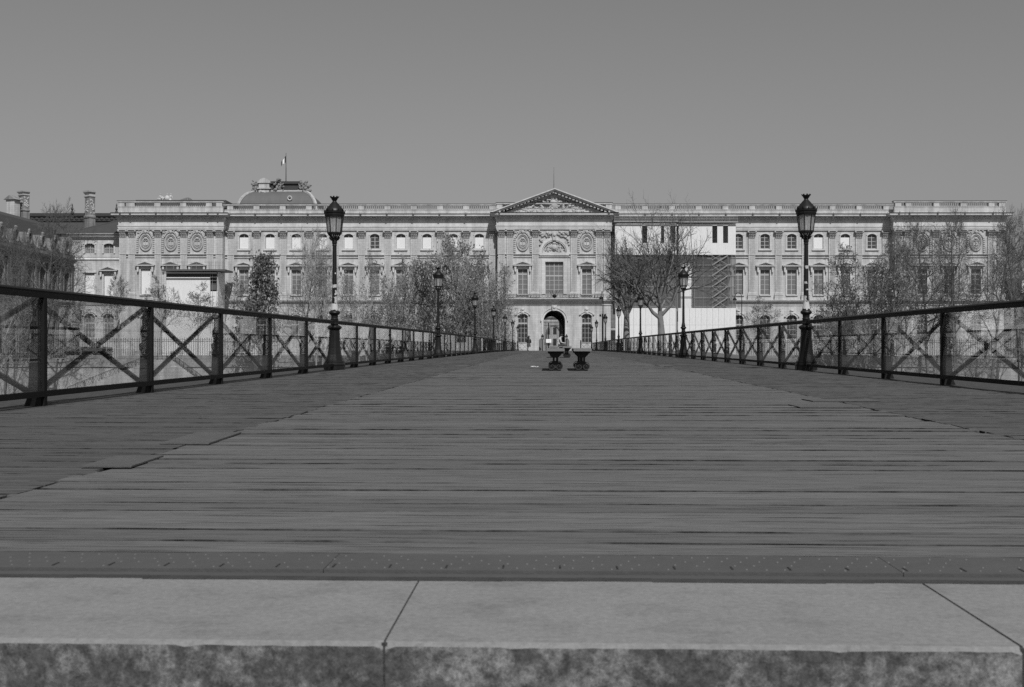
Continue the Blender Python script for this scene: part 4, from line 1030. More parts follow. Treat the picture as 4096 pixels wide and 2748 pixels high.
for x in bays:
    window(ga, x, PZ(1180,200)-1, PZ(1075,200), 2.3, .5, 2, 5, 1.1, panes=False); window(ga, x, ZB+1.2, PZ(1245,200), 2.4, .5, 2, 5, 1.15, panes=False)
    m_ = MB(); arch_band(m_, x-1.15, x+1.15, PZ(1075,200), 1.1, .35, -.25, .05, 10, 8.7); arch_band(m_, x-1.2, x+1.2, PZ(1245,200), 1.15, .35, -.22, .05, 10, ZB+1.2); m_.blob((x,-.3,PZ(1075,200)+.4),(.4,.2,.4),8,5); m_.build("arch_surround", "stone_dirty", ga)
    d_ = MB(); zd = zc_+1.0     # round dormer
    pts = [(x+.85*math.cos(2*math.pi*j/14),-.2,zd+1.35+1.0*math.sin(2*math.pi*j/14)) for j in range(15)]; d_.path(pts,.22,6); d_.box(x-1.1,x+1.1,-.1,1.6,zd,zd+2.3); d_.box(x-1.3,x+1.3,-.35,.3,zd,zd+.35); d_.blob((x,-.2,zd+2.6),(.5,.25,.35),8,5)
    for sx in (-1,1): d_.blob((x+sx*1.15,-.15,zd+.8),(.25,.2,.6),6,5)
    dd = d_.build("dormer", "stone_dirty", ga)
    MB().lathe([(.75,0),(.75,.04)],14).build("pane", "window_glass", dd) if False else None
    pm_ = MB(); n = 12; pm_.add([(x+.75*math.cos(2*math.pi*j/n),-.14,zd+1.35+.9*math.sin(2*math.pi*j/n)) for j in range(n)], [tuple(range(n))]); pm_.build("pane", "window_glass", dd)
m_ = MB(); zr2 = PZ(858, 196); m_.prism([(.2,zc_+.9),(3.6,zr2-1.2),(6.5,zr2),(13,zr2-1.2),(16,zc_+.9)], 'x', -Lg, -.4); m_.box(-Lg,-.1,1.01,15,ZB,zc_+.85); m_.build("roof", "slate", ga)

# ================================================================ long roof, chimneys far behind on the left
Yr = 245
fr_ = thing("far_wing", "far wing with long slate roof and ornate ridge behind the gallery", "building", (0, Yr, 0))
def fx(u): return PX(u, Yr)
def fz(v): return PZ(v, Yr)
m_ = MB(); m_.prism([(0,fz(935)),(6,fz(872)),(7,fz(872)),(7.5,fz(860)),(12,fz(860)),(18,fz(935))], 'x', fx(-200), fx(520)); m_.build("roof", "slate", fr_)
m_ = MB(); m_.box(fx(-200),fx(520),5.2,6.2,fz(874),fz(855)); m_.box(fx(-200),fx(520),4.9,6.3,fz(854.5),fz(851)); m_.box(fx(-200),fx(520),5.6,5.9,fz(849),fz(840)); 
x = fx(-200)
while x < fx(520): m_.blob((x,5.2,fz(864)),(.45,.2,.35),6,4); x += 1.1
for u in (249,305,430): m_.lathe([(.35,0),(.3,.4),(.15,.6),(.3,1.0),(.1,1.6),(.16,1.8),(.0,2.3)], 8, (fx(u),5.6,fz(842)))
m_.build("ridge_cresting", "lead_dark", fr_)
MB().box(fx(-200),fx(520),.5,17.5,ZB,fz(936)).build("wall", "stone_dirty", fr_)
def chimney(u0, u1, vt, vb, lb):
    Yk = 240; c = thing("chimney_stack", lb, "chimney", (PX((u0+u1)/2,Yk), Yk, PZ(vb,Yk)), R(-38))
    h = PZ(vt,Yk) - PZ(vb,Yk); wd = (u1-u0)*Yk/F/1.5; dp = wd*.8
    m_ = MB(); loft(m_, -wd/2, wd/2, -dp/2, dp/2, [(.12,0),(.12,.3*h),(.25,.31*h),(.25,.35*h),(.05,.37*h),(.05,.82*h)], True); m_.build("shaft", "stone_dirty", c)
    m_ = MB(); loft(m_, -wd/2, wd/2, -dp/2, dp/2, [(.05,.82*h),(.2,.85*h),(.2,.88*h),(.05,.89*h),(.1,.92*h),(.35,.96*h),(.38,h),(.1,h+.02)], True); m_.build("cap", "relief_stone", c)
    m_ = MB(); r_ = random.Random(u0)
    for i in range(22):
        m_.blob((r_.uniform(-wd*.35,wd*.35),-dp/2-.05,h*r_.uniform(.42,.78)),(.16,.12,.22),6,4,r_.uniform(-1,1)); m_.blob((wd/2+.05,r_.uniform(-dp*.35,dp*.35),h*r_.uniform(.42,.78)),(.12,.16,.22),6,4)
    tag(m_.build("carved_panel", "relief_stone", c), kind="stuff")
chimney(338, 383, 764, 920, "tall carved stone chimney standing clear against the sky")
chimney(73, 121, 765, 880, "carved stone chimney at the far left behind the tree")
gd_ = thing("gabled_dormer", "small pale gabled stone dormer left of the leftmost chimney", "dormer", (PX(52,238), 238, PZ(880,238)), R(-20))
MB().prism([(-1.1,0),(1.1,0),(1.1,4.2),(-1.1,4.2)],'y',-.8,.8).build("body", "stone", gd_); MB().prism([(-1.5,4.2),(1.5,4.2),(0,5.1)],'y',-1.1,1.1).build("gable", "stone_dirty", gd_)

# ================================================================ squared dome with flag, far behind the left wing
Yd = 330
grey_mat("sculpt_dark", 0.2, 0.95, 0.3, 2.0, 0.4, 10)
dm = thing("square_dome", "distant square dome with crowned lantern terrace above the left roofline", "dome", (PX(1132,Yd), Yd, 0))
def ddx(u): return (u-1132)*Yd/F
def ddz(v): return PZ(v, Yd)
zb_, zt_ = ddz(880), ddz(776); hb = ddx(1290); ht = ddx(1226)
m_ = MB(); prof = []; n = 12
for i in range(n+1):
    t = i/n; prof.append((hb + (ht-hb)*(1-math.cos(t*math.pi/2)), zb_ + (zt_-zb_)*math.sin(t*math.pi/2)))
vs = []; fs = []
for p, z in prof: vs += [(-p,-p*.8,z),(p,-p*.8,z),(p,p*.8,z),(-p,p*.8,z)]
for j in range(n):
    for i in range(4): fs.append((j*4+i,j*4+(i+1)%4,(j+1)*4+(i+1)%4,(j+1)*4+i))
fs.append(tuple(n*4+i for i in range(4))); m_.add(vs, fs); m_.build("dome_roof", "zinc", dm)
m_ = MB()
for sx in (-1,1):
    for (p, z), (q, z2) in zip(prof[:-1], prof[1:]): m_.bar((sx*p,-p*.8,z),(sx*q,-q*.8,z2),.9,.5)
for a, b_ in zip(prof[-4:-1], prof[-3:]): pass
m_.bar((-ht,-ht*.8-.2,zt_),(ht,-ht*.8-.2,zt_),.5,.6); m_.build("dome_ribs", "stone", dm)
m_ = MB(); zt2, zt3 = ddz(768), ddz(728)
m_.box(-ht,ht,-ht*.75,ht*.75,zt_-.2,zt2); m_.box(-ht*.92,ht*.92,-ht*.7,ht*.7,zt2,ddz(745)); m_.box(-ht*.97,ht*.97,-ht*.76,ht*.76,ddz(745),ddz(739)); m_.box(-ht*.8,ht*.8,-ht*.6,ht*.6,ddz(739),ddz(733)); m_.build("terrace", "lead_dark", dm)
m_ = MB(); rg = random.Random(9)
for cxx, sp, zz0, zz1, k in ((-ht*1.0,1.0,ddz(775),ddz(734),26),(ht*1.02,1.0,ddz(775),ddz(734),26),(ht*1.22,.7,ddz(778),ddz(750),14),(0,1.4,ddz(770),ddz(728),24)):
    for i in range(k): m_.blob((cxx+rg.uniform(-sp,sp),-ht*.82+rg.uniform(-.4,.1),rg.uniform(zz0,zz1)),(rg.uniform(.2,.5),.4,rg.uniform(.2,.6)),6,4,rg.uniform(-1,1))
for i in range(24):
    t = i/23; m_.blob((ht*.1+ht*.75*t,-ht*.82,ddz(771)-.5*math.sin(t*math.pi)),(.35,.25,.22),6,4)
tag(m_.build("sculpture", "sculpt_dark", dm), kind="stuff")
m_ = MB(); xm = ddx(1075); yq = -ht*.95
m_.box(xm-1.5,xm+1.5,yq,yq+2,ddz(830),ddz(770)); m_.box(xm-1.9,xm+1.9,yq-.3,yq+2,ddz(768),ddz(763)); m_.box(xm-1.5,xm+1.5,yq,yq+2,ddz(763),ddz(745)); m_.box(xm-1.8,xm+1.8,yq-.25,yq+2,ddz(745),ddz(740)); m_.prism([(xm-1.8+3.6*i/10, ddz(740)+1.1*math.sin(math.pi*i/10)) for i in range(11)],'y',yq-.2,yq+2)
for i in range(18): m_.blob((xm+rg.uniform(-1.3,1.3),yq-.1,rg.uniform(ddz(812),ddz(776))),(.3,.2,.4),6,4,rg.uniform(-1,1))
m_.build("chimney", "stone", dm)
oc = MB(); pts = [(ddx(1182)+.55*math.cos(2*math.pi*j/12),-hb*.8+.6,ddz(808)+.6*math.sin(2*math.pi*j/12)) for j in range(13)]; oc.path(pts,.2,5); oc.build("oculus", "stone", dm)
fp = thing("flagpole", "thin flagpole with tricolour flag drooping to the left on the dome", "flagpole", (PX(1144,Yd), Yd, ddz(735)))
MB().tube((0,0,0),(0,0,ddz(612)-ddz(735)),.13,.05,6).build("pole", "iron_rail", fp)
hf = ddz(612)-ddz(735)
fm_ = MB(); nx, nz_ = 9, 6
for i in range(nx+1):
    for j in range(nz_+1):
        s_ = i/nx; t = j/nz_; fm_.v.append((-.05-1.35*s_, .25*math.sin(5*s_+t), hf-.9 - 1.9*s_**1.3 - t*(1.9-.9*s_) + .15*math.sin(9*s_+2*t)))
for i in range(nx):
    for j in range(nz_):
        fm_.f.append((i*(nz_+1)+j,(i+1)*(nz_+1)+j,(i+1)*(nz_+1)+j+1,i*(nz_+1)+j+1)); fm_.m.append(0 if i < 3 else (1 if i < 6 else 0))
fm_.build("flag", ["flag_dark","flag_white"], fp, smooth=True)
# roof sculpture group and glass roof behind left pavilion
sgp = MB(); rg = random.Random(3); Yq = 222
for i in range(22): sgp.blob((rg.uniform(-1.2,1.2),rg.uniform(-.4,.4),rg.uniform(0,1.0)),(rg.uniform(.2,.45),.3,rg.uniform(.2,.5)),7,5,rg.uniform(-1,1))
for x in (-1.1,.2,.9): figure(sgp, x, .3, 1.5, 0, .15)
tag(sgp.build("statue_group", "stone", None, (PX(662,Yq),Yq,PZ(812,Yq)), smooth=True), "pale reclining statue group on top of the left end pavilion", "statue")
sk = thing("roof_lantern", "small pyramidal glazed roof right of the statue group", "skylight", (PX(752,226),226,PZ(820,226)))
m_ = MB(); m_.add([(-2.6,-2.6,0),(2.6,-2.6,0),(2.6,2.6,0),(-2.6,2.6,0),(0,0,1.55)], [(0,1,4),(1,2,4),(2,3,4),(3,0,4)]); m_.build("glazing", "zinc", sk)
m_ = MB()
for t in (-1,-.6,-.2,.2,.6,1): m_.bar((2.6*t,-2.6,.03),(0,0,1.6),.07,.07)
m_.build("glazing_bars", "galvanised", sk)
MB().box(PX(479,D)+1-PX(752,226), PX(891,D)-1-PX(752,226), -8, 3, -1.5, -.02).build("roof_deck", "zinc", sk)
# houses at the far right edge
hb_ = thing("apartment_block", "dark apartment block half hidden by bare trees at the right edge", "building", (PX(4075,290), 290, 0))
MB().box(-2,26,0,14,-1.6,PZ(1180,290)).build("wall", "stone_dirty", hb_); MB().prism([(0,PZ(1180,290)),(14,PZ(1180,290)),(12,PZ(1110,290)),(3,PZ(1110,290))],'x',-2,26).build("roof", "slate", hb_)
for i in range(5):
    for j in range(3): MB().box(i*3+.2,i*3+1.4,-.06,.05,2.2+j*3.2,4.2+j*3.2).build("window", "window_glass", hb_)
MB().box(.6,3.2,-.4,1.5,PZ(1170,290),PZ(1120,290)).build("dormer", "white_paint", hb_)
# ================================================================ sheeted scaffold right of the central pavilion
Ys = 208.8
def sx_(u): return PX(u, Ys)
def sz_(v): return PZ(v, Ys)
sc = thing("scaffold", "tall scaffold with white sheeting above and below dark netting, right of central pavilion", "scaffold", (0, Ys, 0))
slots = [(2568,2589,972),(2644,2657,972),(2681,2702,972),(2849,2869,972),(2892,2912,972)]
m_ = MB(); wall_holes(m_, sx_(2460), sx_(2706), sz_(1019), sz_(897), 0, [(sx_(a),sx_(b_),sz_(v),sz_(900)) for a, b_, v in slots[:3]], .1)
m_.build("upper_sheet", "sheet_white", sc)
m_ = MB(); wall_holes(m_, sx_(2714), sx_(2943), sz_(1019), sz_(897), -.05, [(sx_(a),sx_(b_),sz_(v),sz_(900)) for a, b_, v in slots[3:]], .1); m_.build("upper_sheet", "sheet_white", sc)
MB().quad((sx_(2706),0,sz_(1019)),(sx_(2706),1.6,sz_(1019)),(sx_(2706),1.6,sz_(897)),(sx_(2706),0,sz_(897))).build("side_sheet", "sheet_white", sc)
def pane_row(u0, u1, v0, v1, n, y, mat, name):
    wd = (sx_(u1)-sx_(u0))/n; me = MB().box(0, wd-.03, -.02, .02, 0, sz_(v0)-sz_(v1)-.02).mesh(name, mat)
    for i in range(n): link(name, me, sc, (sx_(u0)+wd*i, y, sz_(v1)+.01))
pane_row(2462, 2703, 1232, 1300, 10, -.1, "sheet_white", "hoarding_panel"); pane_row(2462, 2703, 1300, 1432, 10, -.1, "sheet_white", "hoarding_panel")
pane_row(2712, 2943, 1232, 1300, 10, -.1, "sheet_white", "hoarding_panel"); pane_row(2712, 2943, 1300, 1432, 10, -.1, "sheet_white", "hoarding_panel")
MB().box(sx_(2725),sx_(2774),1.2,1.3,sz_(1232),sz_(1019)).build("white_wall", "sheet_white", sc)
MB().box(sx_(2725),sx_(2774),1.1,1.19,sz_(1190),sz_(1183)).build("wall_band", "cloth_mid", sc)
# debris netting behind the tubes: fine strips, so that the stone shows through a little
m, nt_, b = base_mat("netting"); b.inputs['Base Color'].default_value = (.10,.10,.10,1); b.inputs['Roughness'].default_value = .95
tr = N(nt_, "ShaderNodeBsdfTransparent"); mx = N(nt_, "ShaderNodeMixShader")
fz = ramp(nt_, noise(nt_, coords(nt_), .25, 3), .35, .65, .30, .42); nt_.links.new(fz, mx.inputs[0]); nt_.links.new(b.outputs[0], mx.inputs[1]); nt_.links.new(tr.outputs[0], mx.inputs[2]); nt_.links.new(mx.outputs[0], nt_.nodes["Material Output"].inputs[0])
MB().quad((sx_(2462),.3,sz_(1232)),(sx_(2725),.3,sz_(1232)),(sx_(2725),.3,sz_(1019)),(sx_(2462),.3,sz_(1019))).build("netting", "netting", sc)
MB().quad((sx_(2774),.3,sz_(1232)),(sx_(2943),.3,sz_(1232)),(sx_(2943),.3,sz_(1019)),(sx_(2774),.3,sz_(1019))).build("netting", "netting", sc)
MB().box(sx_(2461),sx_(2942),2.0,2.05,sz_(1019),sz_(898)).build("backing_net", "net_dark", sc)
MB().box(sx_(2462),sx_(2720),2.3,2.35,sz_(1232),sz_(1019)).build("backing_net", "net_dark", sc)
MB().box(sx_(2778),sx_(2915),2.3,2.35,sz_(1232),sz_(1019)).build("backing_net", "net_dark", sc)
pu = [2462,2500,2540,2580,2620,2660,2703,2725,2778,2812,2848,2880,2912,2928,2943]
tub = {}
def pole(a, b_, r_=.045):
    a, b_ = Vector(a), Vector(b_); L = round((b_-a).length, 2); k = (L, r_)
    if k not in tub: tub[k] = MB().tube((0,0,0),(0,0,L),r_,None,6).mesh("pole", "galvanised")
    o = link("pole", tub[k], sc, a); o.rotation_euler = (b_-a).to_track_quat('Z','Y').to_euler(); return o
for u in pu: pole((sx_(u),.12,sz_(1232)),(sx_(u),.12,sz_(1019)))
for v in (1060,1080,1103,1146,1190,1226):
    pole((sx_(2462),.05,sz_(v)),(sx_(2703),.05,sz_(v)), .025); pole((sx_(2774),.05,sz_(v)),(sx_(2943),.05,sz_(v)), .025)
for v0, v1 in ((1232,1190),(1190,1146),(1146,1103),(1103,1060),(1060,1022)):   # stair flights and braces
    s_ = MB(); s_.bar((sx_(2848),-.06,sz_(v0)),(sx_(2910),-.06,sz_(v1)),.08,.16); s_.build("stair_stringer", "galvanised", sc)
    pole((sx_(2846),0,sz_(v1)),(sx_(2912),0,sz_(v0))); pole((sx_(2880),-.02,sz_(v1)),(sx_(2846),-.02,sz_((v0+v1)/2)), .035)
    pole((sx_(2580),0,sz_(v0)),(sx_(2620),0,sz_(v1)), .035); pole((sx_(2703),0,sz_(v0)),(sx_(2660),0,sz_(v1)), .035)
    MB().box(sx_(2912),sx_(2943),.5,1.6,sz_(v1)-.06,sz_(v1)).build("platform", "galvanised", sc)
MB().box(sx_(2455),sx_(2712),-.6,2.4,sz_(889),sz_(884)).build("roof_edge", "galvanised", sc); MB().box(sx_(2712.5),sx_(2950),-.6,2.4,sz_(891),sz_(886)).build("roof_edge", "galvanised", sc)
for v in (869,877): pole((sx_(2456),-.5,sz_(v)),(sx_(2950),-.5,sz_(v)), .035)
for i in range(17): u = 2458+i*30.6; pole((sx_(u),-.52,sz_(888)),(sx_(u),-.52,sz_(864)), .03)
MB().box(sx_(2703.5),sx_(2711.5),.4,.5,sz_(1432),sz_(1232)).build("gap_strip", "net_dark", sc)
for u in (2637, 2650): MB().bar((sx_(u),3,sz_(870)),(sx_(u),3,sz_(800)),.12,.12).build("flue_pipe", "galvanised", sc)

# ================================================================ white works enclosure in front of the left pavilion
Yb = 205.2
wb = thing("works_enclosure", "white sheeted builders enclosure with flat roof against the left end pavilion", "site enclosure", (0, Yb, 0))
def bx_(u): return PX(u, Yb)
def bz_(v): return PZ(v, Yb)
MB().box(bx_(665),bx_(842),-.02,.04,bz_(1330),bz_(1108)).build("front_sheet", "sheet_white", wb)
MB().box(bx_(842),bx_(870),-.02,.04,bz_(1330),bz_(1165)).build("front_sheet", "sheet_white", wb)
MB().box(bx_(650),bx_(870),-.04,.02,bz_(1432),bz_(1330)).build("base_sheet", "sheet_white", wb)
MB().box(bx_(870),bx_(870)+.06,-.02,5.0,bz_(1432),bz_(1087)).build("side_sheet", "sheet_white", wb)
MB().box(bx_(665),bx_(842),.25,.3,bz_(1108),bz_(1089)).build("upper_band", "zinc", wb)
MB().box(bx_(842),bx_(868),.6,.65,bz_(1165),bz_(1089)).build("stair_recess", "zinc", wb)
rf = MB(); rf.box(bx_(653),bx_(905),-.9,4.95,bz_(1085),bz_(1078)); rf.box(bx_(660),bx_(872),-.95,-.8,bz_(1095),bz_(1091)); rf.build("roof", "zinc", wb)
def wpole(a, b_, r_=.035):
    MB().tube(a, b_, r_, None, 6).build("pole", "galvanised", wb)
for u in (670,700,716,770,790,842,850,868,884,900): wpole((bx_(u),-.8,bz_(1078)),(bx_(u),-.8,bz_(1048)))
for v in (1050,1062): wpole((bx_(668),-.8,bz_(v)),(bx_(903),-.8,bz_(v)), .03)
for u in (842,850,868): wpole((bx_(u),-.1,bz_(1330)),(bx_(u),-.1,bz_(1080)))
for v in (1096,1108,1122,1135): MB().box(bx_(842),bx_(868),-.12,.5,bz_(v)-.05,bz_(v)).build("stair_landing", "galvanised", wb)
MB().box(bx_(844),bx_(866),-.05,.02,bz_(1160),bz_(1138)).build("hatch", "zinc", wb)

# ================================================================ garden fence with pickets
def fence(xa, xb, y, zt, zb, label, pitch=.34):
    f = thing("garden_fence", label, "fence", (xa, y, zb))
    h = zt - zb; pk = MB().bar((0,0,.3),(0,0,h),.045,.045); pk.add([(-.05,0,h),(.05,0,h),(0,0,h+.16),(0,.03,h)], [(0,1,2),(0,2,3),(1,3,2)]); pk = pk.mesh("picket", "iron_rail")
    n = int((xb-xa)/pitch)
    for i in range(n): link("picket", pk, f, (i*pitch, 0, 0))
    r_ = MB()
    for z in (.4, h-.45, h-.2): r_.box(0, n*pitch, -.03, .03, z-.03, z+.03)
    r_.build("rail", "iron_rail", f); MB().box(0, n*pitch, -.2, .2, 0, .5).build("plinth", "parapet_stone", f)
fence(PX(-40,171), PX(1150,171), 171, PZ(1354,171), -1.6, "black picket fence along the garden left of the footbridge")
fence(PX(2960,171), PX(4150,171), 171, PZ(1358,171), -1.6, "black picket fence along the garden right of the footbridge")
# dark clipped hedge left
def leaf_cloud(P, size, rg, name, mat, bent=.3):
    n = len(P); a = rg.normal(size=(n,3)); a /= np.linalg.norm(a,axis=1)[:,None]; c = rg.normal(size=(n,3)); b_ = np.cross(a, c); b_ /= np.linalg.norm(b_,axis=1)[:,None]
    s_ = (size*rg.uniform(.6,1.3,n))[:,None]
    V = np.stack([P - a*s_, P + b_*s_*.6, P + a*s_, P - b_*s_*.6], 1).reshape(-1,3)
    return V, np.arange(4*n).reshape(-1,4)
def np_mesh(name, parts, mats):
    me = bpy.data.meshes.new(name); V = np.concatenate([p[0] for p in parts]); off = 0; Fs = []; mi = []
    for k, (v, f) in enumerate(parts): Fs.append(f+off); off += len(v); mi.append(np.full(len(f), k))
    Fa = np.concatenate(Fs).astype(np.int32); mi = np.concatenate(mi).astype(np.int32)
    me.vertices.add(len(V)); me.vertices.foreach_set("co", V.astype(np.float32).ravel())
    me.loops.add(Fa.size); me.loops.foreach_set("vertex_index", Fa.ravel())
    me.polygons.add(len(Fa)); me.polygons.foreach_set("loop_start", np.arange(0, Fa.size, 4, dtype=np.int32)); me.polygons.foreach_set("loop_total", np.full(len(Fa), 4, dtype=np.int32))
    for m_ in mats: me.materials.append(MAT[m_])
    me.polygons.foreach_set("material_index", mi); me.update(calc_edges=True); me.validate(); return me
rg = np.random.default_rng(8)
hx0, hx1 = PX(120,174), PX(440,174); n = 5000
P = np.stack([rg.uniform(hx0,hx1,n), rg.uniform(174,175.4,n), rg.uniform(-1.5,PZ(1388,174),n)], 1)
tag(link("hedge", np_mesh("hedge", [leaf_cloud(P, .16, rg, "", "")], ["leaf_dark"])), "low dark clipped hedge behind the left picket fence", "hedge")

# ================================================================ trees
def tree_geo(seed, H, fork, tr, n_child, ang, ratio, up, wander, limb_len, leader=True, leaves=0, leaf_size=.14, leaf_low=0.0, taper=.75, cf=.62, sides=3, multi=1):
    rg = np.random.default_rng(seed); T = []; C = []; tips = []
    def grow(p, d, L, r0, lev, store):
        nseg = (6,5,4,3,2,2)[lev]; pts = [p]; r1 = r0*(.35 if lev else .3)
        dirs = [d]; rr = [r0]
        for i in range(nseg):
            d = d + rg.normal(size=3)*wander[lev]; d[2] += up[lev]; d = d/np.linalg.norm(d)
            q = pts[-1] + d*(L/nseg); t = (i+1)/nseg; ra = rr[-1]; rb = r0 + (r1-r0)*t
            (T if lev <= 1 else C).append((*pts[-1], *q, ra, rb)); pts.append(q); dirs.append(d); rr.append(rb)
            if lev >= 3: tips.append((*q, lev))
        if lev >= len(n_child): return
        nc = n_child[lev]
        for c in range(nc):
            t = (fork if lev == 0 else .22) + (1-(fork if lev == 0 else .22))*((c + rg.uniform(.1,.9))/nc)
            i = min(int(t*nseg), nseg-1); fpos = t*nseg - i
            base = pts[i] + (pts[i+1]-pts[i])*fpos; dd = dirs[i+1]; rb = rr[i] + (rr[i+1]-rr[i])*fpos
            a = R(ang[lev])*rg.uniform(.75,1.25); az = (c*2.39996 + rg.uniform(-.5,.5))
            e1 = np.cross(dd, [0.3,.5,.81]); e1 /= np.linalg.norm(e1); e2 = np.cross(dd, e1)
            nd = dd*math.cos(a) + (e1*math.cos(az) + e2*math.sin(az))*math.sin(a)
            if lev == 0: LL = limb_len*(1.15-taper*(t-fork)/(1-fork+1e-6))*rg.uniform(.8,1.2)
            else: LL = L*ratio[lev]*(1.1-.45*t)*rg.uniform(.7,1.25)
            grow(base, nd, LL, max(rb*(cf if lev else cf*.89), .017), lev+1, None)
    for k in range(multi):
        a = 2*math.pi*k/max(multi,1); d0 = np.array([.16*math.cos(a)*(multi>1), .16*math.sin(a)*(multi>1), 1.0]); d0 /= np.linalg.norm(d0)
        grow(np.array([.25*math.cos(a)*(multi>1), .25*math.sin(a)*(multi>1), 0.0]), d0, H*(.95 if leader else .6)*(1-.15*(k%2)), tr, 0, None)
    def tubes(S, ns):
        S = np.array(S); p, q, ra, rb = S[:,:3], S[:,3:6], S[:,6:7], S[:,7:8]
        d = q-p; d /= np.linalg.norm(d,axis=1)[:,None]+1e-9; h = np.where(np.abs(d[:,2:3])>.95, np.array([[1.,0,0]]), np.array([[0,0,1.]]))
        a = np.cross(d, h); a /= np.linalg.norm(a,axis=1)[:,None]; b_ = np.cross(d, a); V = []
        for c, r_ in ((p,ra),(q,rb)):
            for i in range(ns): t = 2*math.pi*i/ns; V.append(c + a*r_*math.cos(t) + b_*r_*math.sin(t))
        V = np.stack(V,1).reshape(-1,3); n_ = len(S); base = (np.arange(n_)*2*ns)[:,None]
        Fq = np.concatenate([base + np.array([[i,(i+1)%ns,ns+(i+1)%ns,ns+i]]) for i in range(ns)]); return V, Fq
    trunk = tubes(T, 8); crown = tubes(C, sides)
    lv = None
    if leaves:
        tp = np.array(tips)[:,:3]; pool = rg.choice(len(tp), max(20, int(len(tp)*.22)), replace=False); idx = rg.choice(pool, leaves); P = tp[idx] + rg.normal(size=(leaves,3))*leaf_size*2.0
        P = P[P[:,2] > leaf_low]; lv = leaf_cloud(P, leaf_size, rg, "", "")
    return trunk, crown, lv
KIND = {}
def tree_kind(key, bark="bark", twig="twig", leaf="leaf", **kw):
    t, c, l = tree_geo(**kw); top = np.percentile(c[0][:,2], 99.3); rad = np.percentile(np.hypot(c[0][:,0], c[0][:,1]), 96)
    KIND[key] = (np_mesh("trunk", [t], [bark]), np_mesh("crown", [c] + ([l] if l is not None else []), [twig] + ([leaf] if l is not None else [])), top, rad)
tree_kind("plane", "bark_plane", "twig", seed=7, H=14, fork=.66, tr=.95, cf=.68, taper=.1, n_child=[10,8,6,5], ang=[50,42,40,40], ratio=[0,.66,.58,.5], up=[.02,.15,.09,.05,.03], wander=[.05,.15,.15,.17,.2], limb_len=9.0, leader=False)
tree_kind("plane2", "bark_plane", "twig", seed=21, H=15, fork=.45, tr=.8, cf=.68, n_child=[9,8,6,5], ang=[48,42,40,40], ratio=[0,.6,.52,.5], up=[.02,.08,.03,.0,-.02], wander=[.06,.16,.18,.2,.22], limb_len=6.0, leader=False, leaves=2500, leaf_size=.09)
tree_kind("bare", "bark", "twig", seed=3, H=20, fork=.28, tr=.3, n_child=[13,8,7,6], ang=[52,46,42,42], ratio=[0,.68,.6,.5], up=[.02,.08,.05,.03,.02], wander=[.05,.10,.13,.16,.2], limb_len=7.0)
tree_kind("bare2", "bark", "twig", seed=13, H=20, fork=.25, tr=.26, n_child=[11,7,7,5], ang=[50,46,42,42], ratio=[0,.7,.6,.5], up=[.02,.08,.06,.04,.02], wander=[.07,.12,.13,.16,.2], limb_len=7.5, multi=2)
tree_kind("pale", "bark_pale", "twig_pale", seed=33, H=18, fork=.18, tr=.24, n_child=[10,8,7,5], ang=[40,42,40,42], ratio=[0,.6,.55,.5], up=[.02,.08,.03,.02,.0], wander=[.07,.14,.15,.18,.2], limb_len=7.5, multi=2)
tree_kind("young", "bark_pale", "twig", seed=5, H=11, fork=.33, tr=.12, n_child=[11,8,6,4], ang=[46,38,36,38], ratio=[0,.55,.5,.5], up=[.02,.08,.06,.04,.02], wander=[.03,.10,.12,.15,.2], limb_len=3.6, leaves=900, leaf_size=.09)
tree_kind("young2", "bark_pale", "twig", seed=15, H=11, fork=.35, tr=.11, n_child=[11,8,6,4], ang=[36,34,34,36], ratio=[0,.55,.5,.5], up=[.02,.10,.08,.04,.02], wander=[.03,.10,.12,.15,.2], limb_len=3.4, leaves=400, leaf_size=.08)
tree_kind("poplar", "bark_pale", "twig_pale", "leaf", seed=41, H=17, fork=.12, tr=.22, n_child=[14,8,6,4], ang=[24,30,34,40], ratio=[0,.5,.5,.5], up=[.03,.16,.10,.05,.02], wander=[.03,.08,.12,.16,.2], limb_len=6.0, leaves=2600, leaf_size=.15, multi=3)
tree_kind("poplar2", "bark_pale", "twig_pale", "leaf", seed=43, H=17, fork=.10, tr=.2, n_child=[14,8,6,4], ang=[28,34,36,40], ratio=[0,.55,.5,.5], up=[.03,.14,.08,.05,.02], wander=[.04,.09,.12,.16,.2], limb_len=6.0, leaves=2200, leaf_size=.15, multi=2)
tree_kind("bushy", "bark_pale", "twig", "leaf", seed=51, H=16, fork=.12, tr=.3, n_child=[14,9,7,4], ang=[42,40,40,44], ratio=[0,.55,.52,.5], up=[.02,.10,.06,.03,.0], wander=[.05,.12,.14,.18,.2], limb_len=6.4, leaves=4800, leaf_size=.16, multi=2)
tree_kind("dense", "bark", "twig", "leaf_dark", seed=61, H=14, fork=.12, tr=.28, n_child=[14,9,7,4], ang=[34,40,40,44], ratio=[0,.55,.52,.5], up=[.02,.10,.04,.0,.0], wander=[.05,.12,.14,.18,.2], limb_len=4.2, leaves=4300, leaf_size=.18)
tree_kind("hazy", "bark", "twig", "leaf_grey", seed=71, H=16, fork=.12, tr=.22, n_child=[14,8,7,5], ang=[44,44,40,42], ratio=[0,.55,.5,.5], up=[.02,.12,.08,.03,.0], wander=[.05,.12,.14,.18,.2], limb_len=5.6, leaves=2700, leaf_size=.13, multi=2)
def tree(kind, name, label, u, Y, vtop, zb, wpx, rz=0.0, group="trees on the far bank"):
    """u, Y: foot; vtop: photo row of the top; wpx: crown width in photo pixels"""
    tm, cm, H, rad = KIND[kind]; r_ = thing(name, label, "tree", (PX(u,Y), Y, zb), rz, group)
    s_ = (PZ(vtop,Y)-zb)/H; sw = wpx/2*Y/F/rad; r_.scale = (sw, sw, s_)
    link("trunk", tm, r_); link("crown", cm, r_); return r_
LQ, UQ = -6.3, -1.6
